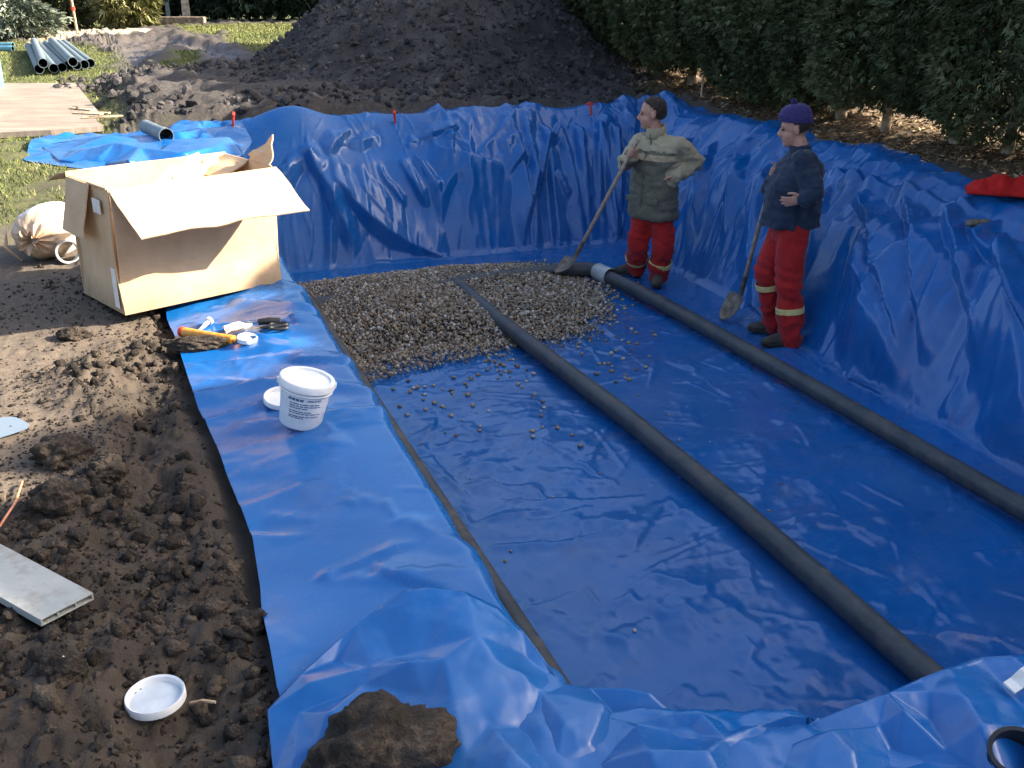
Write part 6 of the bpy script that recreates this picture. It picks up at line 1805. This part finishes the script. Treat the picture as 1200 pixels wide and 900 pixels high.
def man_khaki():
    g = Figure(at(761, 328, FLOOR + 0.015), (-0.62, -0.78, 0), 'man in khaki and olive jacket and red trousers leaning on a shovel')
    px = g.px; L, F, U = g.L, g.F, g.U
    hem = px(765, 250); waist = px(766, 216); chest = px(770, 186); sh = px(773, 166); nk = px(769, 156)
    sl = px(794, 171, 0.10); sr = px(751, 168, -0.10)                       # his left is on the right of the picture
    el = px(817, 190, -0.02); wl = px(793, 206, 0.17)
    er = px(733, 190, 0.10); gc = px(740, 178, 0.24); wr = gc + Vector((0.03, 0.05, -0.045))
    # jacket
    bm = bmesh.new()
    ring_loft(bm, [(hem + U * -0.03, 0.242, 0.182), (hem + U * 0.06, 0.240, 0.178), (waist, 0.232, 0.17), (chest, 0.236, 0.165), (chest.lerp(sh, 0.6), 0.225, 0.145), (sh, 0.185, 0.115), (sh.lerp(nk, 0.55), 0.11, 0.09), (nk, 0.072, 0.075)], L, F)
    chain(bm, [sh.lerp(sl, 0.75), sl, sl.lerp(el, 0.5), el, el.lerp(wl, 0.5), wl], [0.085, 0.088, 0.084, 0.078, 0.070, 0.058], 14)
    chain(bm, [sh.lerp(sr, 0.75), sr, sr.lerp(er, 0.5), er, er.lerp(wr, 0.5), wr + (er - wr).normalized() * 0.03], [0.085, 0.086, 0.080, 0.074, 0.066, 0.054], 14)
    me = remeshed('jacket', bm, 0.013, 5, 0.5, wrinkle(51, 0.021))
    z1, z2, z3, z4 = px(770, 174.5).z, px(770, 178).z, px(770, 185).z, px(770, 187).z
    def paint(c):
        arm = np.minimum(np.minimum(seg_d(c, sl, el), seg_d(c, el, wl)), np.minimum(seg_d(c, sr, er), seg_d(c, er, wr))) < 0.108
        tor = np.where(c[:, 2] > z1, 0, np.where(c[:, 2] > z2, 2, np.where(c[:, 2] > z3, 1, 2)))
        axd = np.abs((c - np.array(chest)) @ np.array(L)) < 0.17
        return np.where(arm & ~(axd & (c[:, 2] < z1)), 0, tor)
    two_tone(me, paint)
    j = link('jacket', me, [MATS['khaki'], MATS['tan_band'], MATS['olive']], g.root)
    bm = bmesh.new(); tube(bm, [nk + U * -0.04, nk + U * 0.01, nk + U * 0.065 + F * 0.012], [0.098, 0.092, 0.090], 20, False); co_ = from_bm('collar', bm, MATS['khaki'], j); md = co_.modifiers.new('t', 'SOLIDIFY'); md.thickness = 0.014
    bm = bmesh.new(); zp = []
    for f in np.linspace(0, 1, 9):
        c = hem.lerp(chest, f); zp.append(c + F * (0.186 - 0.006 * f) + L * -0.01)
    tube(bm, zp + [sh + F * 0.125, nk + F * 0.09], 0.006, 6); from_bm('zip', bm, MATS['olive'], j)
    for sg in (-1, 1):
        pc_ = waist.lerp(hem, 0.45) + F * 0.165 + L * (0.125 * sg)
        bm = bmesh.new(); box_bm(bm, pc_, (0.12, 0.022, 0.05), Matrix((L, F, U)).transposed(), 0.006); from_bm('pocket_flap', bm, MATS['olive'], j)
    # trousers
    h1 = px(755, 250, -0.03); h2 = px(777, 250, 0.05)
    f1h = g.loc(at(753, 322, FLOOR + 0.015)); f1t = g.loc(at(722, 319, FLOOR + 0.015)); f2h = g.loc(at(772, 327, FLOOR + 0.015)); f2t = g.loc(at(768, 338, FLOOR + 0.015))
    f1t = f1h + (f1t - f1h).normalized() * 0.285; f2t = f2h + (f2t - f2h).normalized() * 0.285
    a1 = f1h.lerp(f1t, 0.25) + U * 0.10; a2 = f2h.lerp(f2t, 0.25) + U * 0.10
    k1 = px(748, 288, 0.02); k2 = px(777, 292, 0.10)
    bm = bmesh.new(); pc = h1.lerp(h2, 0.5) + U * 0.02
    ring_loft(bm, [(pc + U * -0.10, 0.14, 0.115), (pc, 0.175, 0.135), (pc + U * 0.14, 0.17, 0.125)], L, F)
    for h, k, a in ((h1, k1, a1), (h2, k2, a2)):
        chain(bm, [h, h.lerp(k, 0.5), k, k.lerp(a, 0.5), a + U * 0.02, a + U * -0.035], [0.115, 0.110, 0.100, 0.096, 0.094, 0.086], 16)
    link('trousers', remeshed('trousers', bm, 0.013, 4, 0.5, leg_wrinkle(61, 0.021)), MATS['red_work'], g.root)
    g.band(k1, a1, 0.62, 0.111); g.band(k2, a2, 0.62, 0.111)
    g.shoe(f1h, f1t); g.shoe(f2h, f2t)
    # body
    s = g.skin
    ring_loft(s, [(pc + U * -0.05, 0.12, 0.10), (waist, 0.15, 0.11), (chest, 0.17, 0.12), (sh + U * -0.03, 0.15, 0.08), (nk, 0.055, 0.058)], L, F, 18)
    hd = px(764, 133.5)
    chain(s, [nk + U * -0.04, nk, nk.lerp(hd, 0.6)], [0.070, 0.068, 0.062], 14)
    for h, k, a in ((h1, k1, a1), (h2, k2, a2)): chain(s, [h, k, a + U * -0.02], [0.085, 0.058, 0.036], 12)
    chain(s, [f1h.lerp(f1t, 0.2) + U * 0.06, f1h.lerp(f1t, 0.7) + U * 0.042], [0.03, 0.024]); chain(s, [f2h.lerp(f2t, 0.2) + U * 0.06, f2h.lerp(f2t, 0.7) + U * 0.042], [0.03, 0.024])
    chain(s, [sl, el, wl], [0.055, 0.045, 0.034], 12); chain(s, [sr, er, wr], [0.055, 0.045, 0.034], 12)
    socket = at(673, 303, FLOOR + 0.22); sl_ = g.loc(socket)
    axis = (gc - sl_).normalized()
    grip_hand(s, wr, gc, axis, 0.018, -1)
    open_hand(s, wl, Vector((-0.75, 0.1, -0.6)), Vector((-0.3, -0.7, 0.5)), 20)
    g.head(hd, (-1, -0.08, 0), 3, 1.16)
    g.finish_skin()
    # hair
    c, hF, hL, hU, sc = g.hf; bm = bmesh.new()
    bmesh.ops.create_icosphere(bm, subdivisions=5, radius=1.0); dl = []
    for v in bm.verts:
        f, l, u = v.co
        line = 0.26 + 0.75 * (f - 0.1) if f > 0.1 else (0.10 if f > -0.2 else -0.62)
        line += 0.16 * float(fbm(np.array(f * 5 + 2), np.array(l * 5 + u * 3), 95, 3))
        if u < line - 0.03 and not (f < 0.12 and u > -0.55 and abs(l) > 0.2 and f < -0.12): dl.append(v)
        else:
            k = 1.0 + 0.09 * float(fbm(np.array(f * 9), np.array(l * 9 + u * 6), 90, 3))
            v.co = c + (hF * (f * 0.106 * k - 0.013) + hL * (l * 0.086 * k) + hU * (u * 0.106 * k + 0.030)) * sc
    bmesh.ops.delete(bm, geom=dl, context='VERTS'); o = from_bm('hair', bm, MATS['hair'], g.root); md = o.modifiers.new('t', 'SOLIDIFY'); md.thickness = 0.012; md.offset = -1
    top = g.world(gc + axis * 0.13); tip = at(652, 322, FLOOR + 0.10)
    shovel(top, socket, tip, 'long wooden shovel pushed into the gravel by the khaki man', (0.4, -0.9, 0))

def man_navy():
    g = Figure(at(917, 397, FLOOR + 0.015), (-0.95, -0.30, 0), 'man in navy jacket, purple knit cap and red trousers with a shovel')
    px = g.px; L, F, U = g.L, g.F, g.U
    hem = px(926, 258); waist = px(928, 236); chest = px(934, 206); sh = px(940, 186); nk = px(938, 174)
    sl = px(943, 190, 0.19); sr = px(932, 190, -0.19)
    el = px(953, 224, 0.24); wl = px(941, 233, 0.30)
    er = px(903, 220, -0.16); gc = px(907, 200, -0.02); wr = gc + Vector((0.02, 0.05, -0.05))
    bm = bmesh.new()
    ring_loft(bm, [(hem + U * -0.035, 0.215, 0.215), (hem + U * 0.05, 0.213, 0.213), (waist, 0.21, 0.212), (chest, 0.215, 0.190), (chest.lerp(sh, 0.6), 0.205, 0.155), (sh, 0.175, 0.115), (sh.lerp(nk, 0.55), 0.11, 0.092), (nk, 0.075, 0.080), (nk + U * 0.035 + F * 0.015, 0.076, 0.080)], L, F)
    chain(bm, [sh.lerp(sl, 0.75), sl, sl.lerp(el, 0.5), el, el.lerp(wl, 0.5), wl], [0.09, 0.096, 0.090, 0.082, 0.070, 0.056], 14)
    chain(bm, [sh.lerp(sr, 0.75), sr, sr.lerp(er, 0.5), er, er.lerp(wr, 0.5), wr + (er - wr).normalized() * 0.02], [0.09, 0.092, 0.085, 0.076, 0.066, 0.052], 14)
    j = link('jacket', remeshed('jacket', bm, 0.013, 5, 0.5, wrinkle(71, 0.021)), MATS['navy'], g.root)
    h1 = px(931, 266, 0.085); h2 = px(921, 266, -0.085)
    f1h = g.loc(at(935, 404, FLOOR + 0.015)); f1t = g.loc(at(895, 404, FLOOR + 0.015)); f2h = g.loc(at(918, 391, FLOOR + 0.015)); f2t = g.loc(at(894, 388, FLOOR + 0.015))
    f1t = f1h + (f1t - f1h).normalized() * 0.29; f2t = f2h + (f2t - f2h).normalized() * 0.29
    a1 = f1h.lerp(f1t, 0.24) + U * 0.10; a2 = f2h.lerp(f2t, 0.24) + U * 0.10
    k1 = px(925, 322, 0.10); k2 = px(900, 318, -0.08)
    bm = bmesh.new(); pc = h1.lerp(h2, 0.5) + U * 0.02
    ring_loft(bm, [(pc + U * -0.12, 0.14, 0.13), (pc, 0.165, 0.155), (pc + U * 0.14, 0.15, 0.13)], L, F)
    for h, k, a in ((h1, k1, a1), (h2, k2, a2)):
        chain(bm, [h, h.lerp(k, 0.5), k, k.lerp(a, 0.5), a + U * 0.02, a + U * -0.035], [0.120, 0.117, 0.106, 0.098, 0.092, 0.084], 16)
    link('trousers', remeshed('trousers', bm, 0.013, 4, 0.5, leg_wrinkle(81, 0.021)), MATS['red_work'], g.root)
    g.band(k1, a1, 0.60, 0.113); g.band(k2, a2, 0.25, 0.118)
    g.shoe(f1h, f1t); g.shoe(f2h, f2t)
    s = g.skin
    ring_loft(s, [(pc + U * -0.05, 0.12, 0.11), (waist, 0.15, 0.13), (chest, 0.165, 0.13), (sh + U * -0.03, 0.14, 0.08), (nk, 0.055, 0.058)], L, F, 18)
    hd = px(931, 151)
    chain(s, [nk + U * -0.04, nk, nk.lerp(hd, 0.55)], [0.070, 0.068, 0.062], 14)
    for h, k, a in ((h1, k1, a1), (h2, k2, a2)): chain(s, [h, k, a + U * -0.02], [0.088, 0.060, 0.036], 12)
    chain(s, [f1h.lerp(f1t, 0.2) + U * 0.06, f1h.lerp(f1t, 0.7) + U * 0.042], [0.03, 0.024]); chain(s, [f2h.lerp(f2t, 0.2) + U * 0.06, f2h.lerp(f2t, 0.7) + U * 0.042], [0.03, 0.024])
    chain(s, [sl, el, wl], [0.055, 0.045, 0.034], 12); chain(s, [sr, er, wr], [0.055, 0.045, 0.034], 12)
    socket = at(868, 345, FLOOR + 0.23); axis = (gc - g.loc(socket)).normalized()
    grip_hand(s, wr, gc, axis, 0.018, -1)
    open_hand(s, wl, Vector((-0.95, -0.1, -0.25)), Vector((-0.1, -0.3, 0.9)), 12)
    g.head(hd, (-1, -0.12, 0), 8, 1.10)
    g.finish_skin()
    c, hF, hL, hU, sc = g.hf
    # hair at nape and temple
    bm = bmesh.new(); bmesh.ops.create_icosphere(bm, subdivisions=4, radius=1.0); dl = []
    for v in bm.verts:
        f, l, u = v.co
        if u < (0.1 if f > -0.05 else -0.5) or f > 0.25: dl.append(v)
        else: v.co = c + (hF * (f * 0.102 - 0.013) + hL * (l * 0.083) + hU * (u * 0.100 + 0.026)) * sc
    bmesh.ops.delete(bm, geom=dl, context='VERTS'); o = from_bm('hair', bm, MATS['hair'], g.root); md = o.modifiers.new('t', 'SOLIDIFY'); md.thickness = 0.008; md.offset = -1
    # knitted cap with turned-up brim and pompom
    bm = bmesh.new(); rings = []; n = 72
    for q, (u, k) in enumerate(((0.048, 1.10), (0.050, 1.15), (0.072, 1.17), (0.092, 1.15), (0.096, 1.11), (0.115, 1.06), (0.140, 0.92), (0.158, 0.68), (0.168, 0.38), (0.171, 0.05))):
        ring = []
        for i in range(n):
            th = 2 * math.pi * i / n; rib = 1 + 0.018 * math.cos(th * 24)
            tilt = -0.012 * math.cos(th)
            ring.append(c + (hF * (0.100 * k * rib * math.cos(th) - 0.012) + hL * (0.080 * k * rib * math.sin(th)) + hU * (u + (0.018 * math.cos(th) if q < 5 else 0))) * sc)
        rings.append(ring)
    loft(bm, rings); cap = from_bm('knit_cap', bm, MATS['knit'], g.root)
    bm = bmesh.new(); bmesh.ops.create_icosphere(bm, subdivisions=4, radius=1.0); rp = random.Random(6)
    pcen = c + (hF * -0.005 + hU * 0.182) * sc
    for v in bm.verts: v.co = pcen + v.co * 0.024 * rp.uniform(0.72, 1.2)
    from_bm('pompom', bm, MATS['knit'], cap, False)
    top = g.world(gc + axis * 0.05); tip = at(847, 376, FLOOR + 0.015)
    shovel(top, socket, tip, 'long wooden shovel standing on the sheet before the navy man', (0.5, -0.85, 0))
man_khaki()
man_navy()
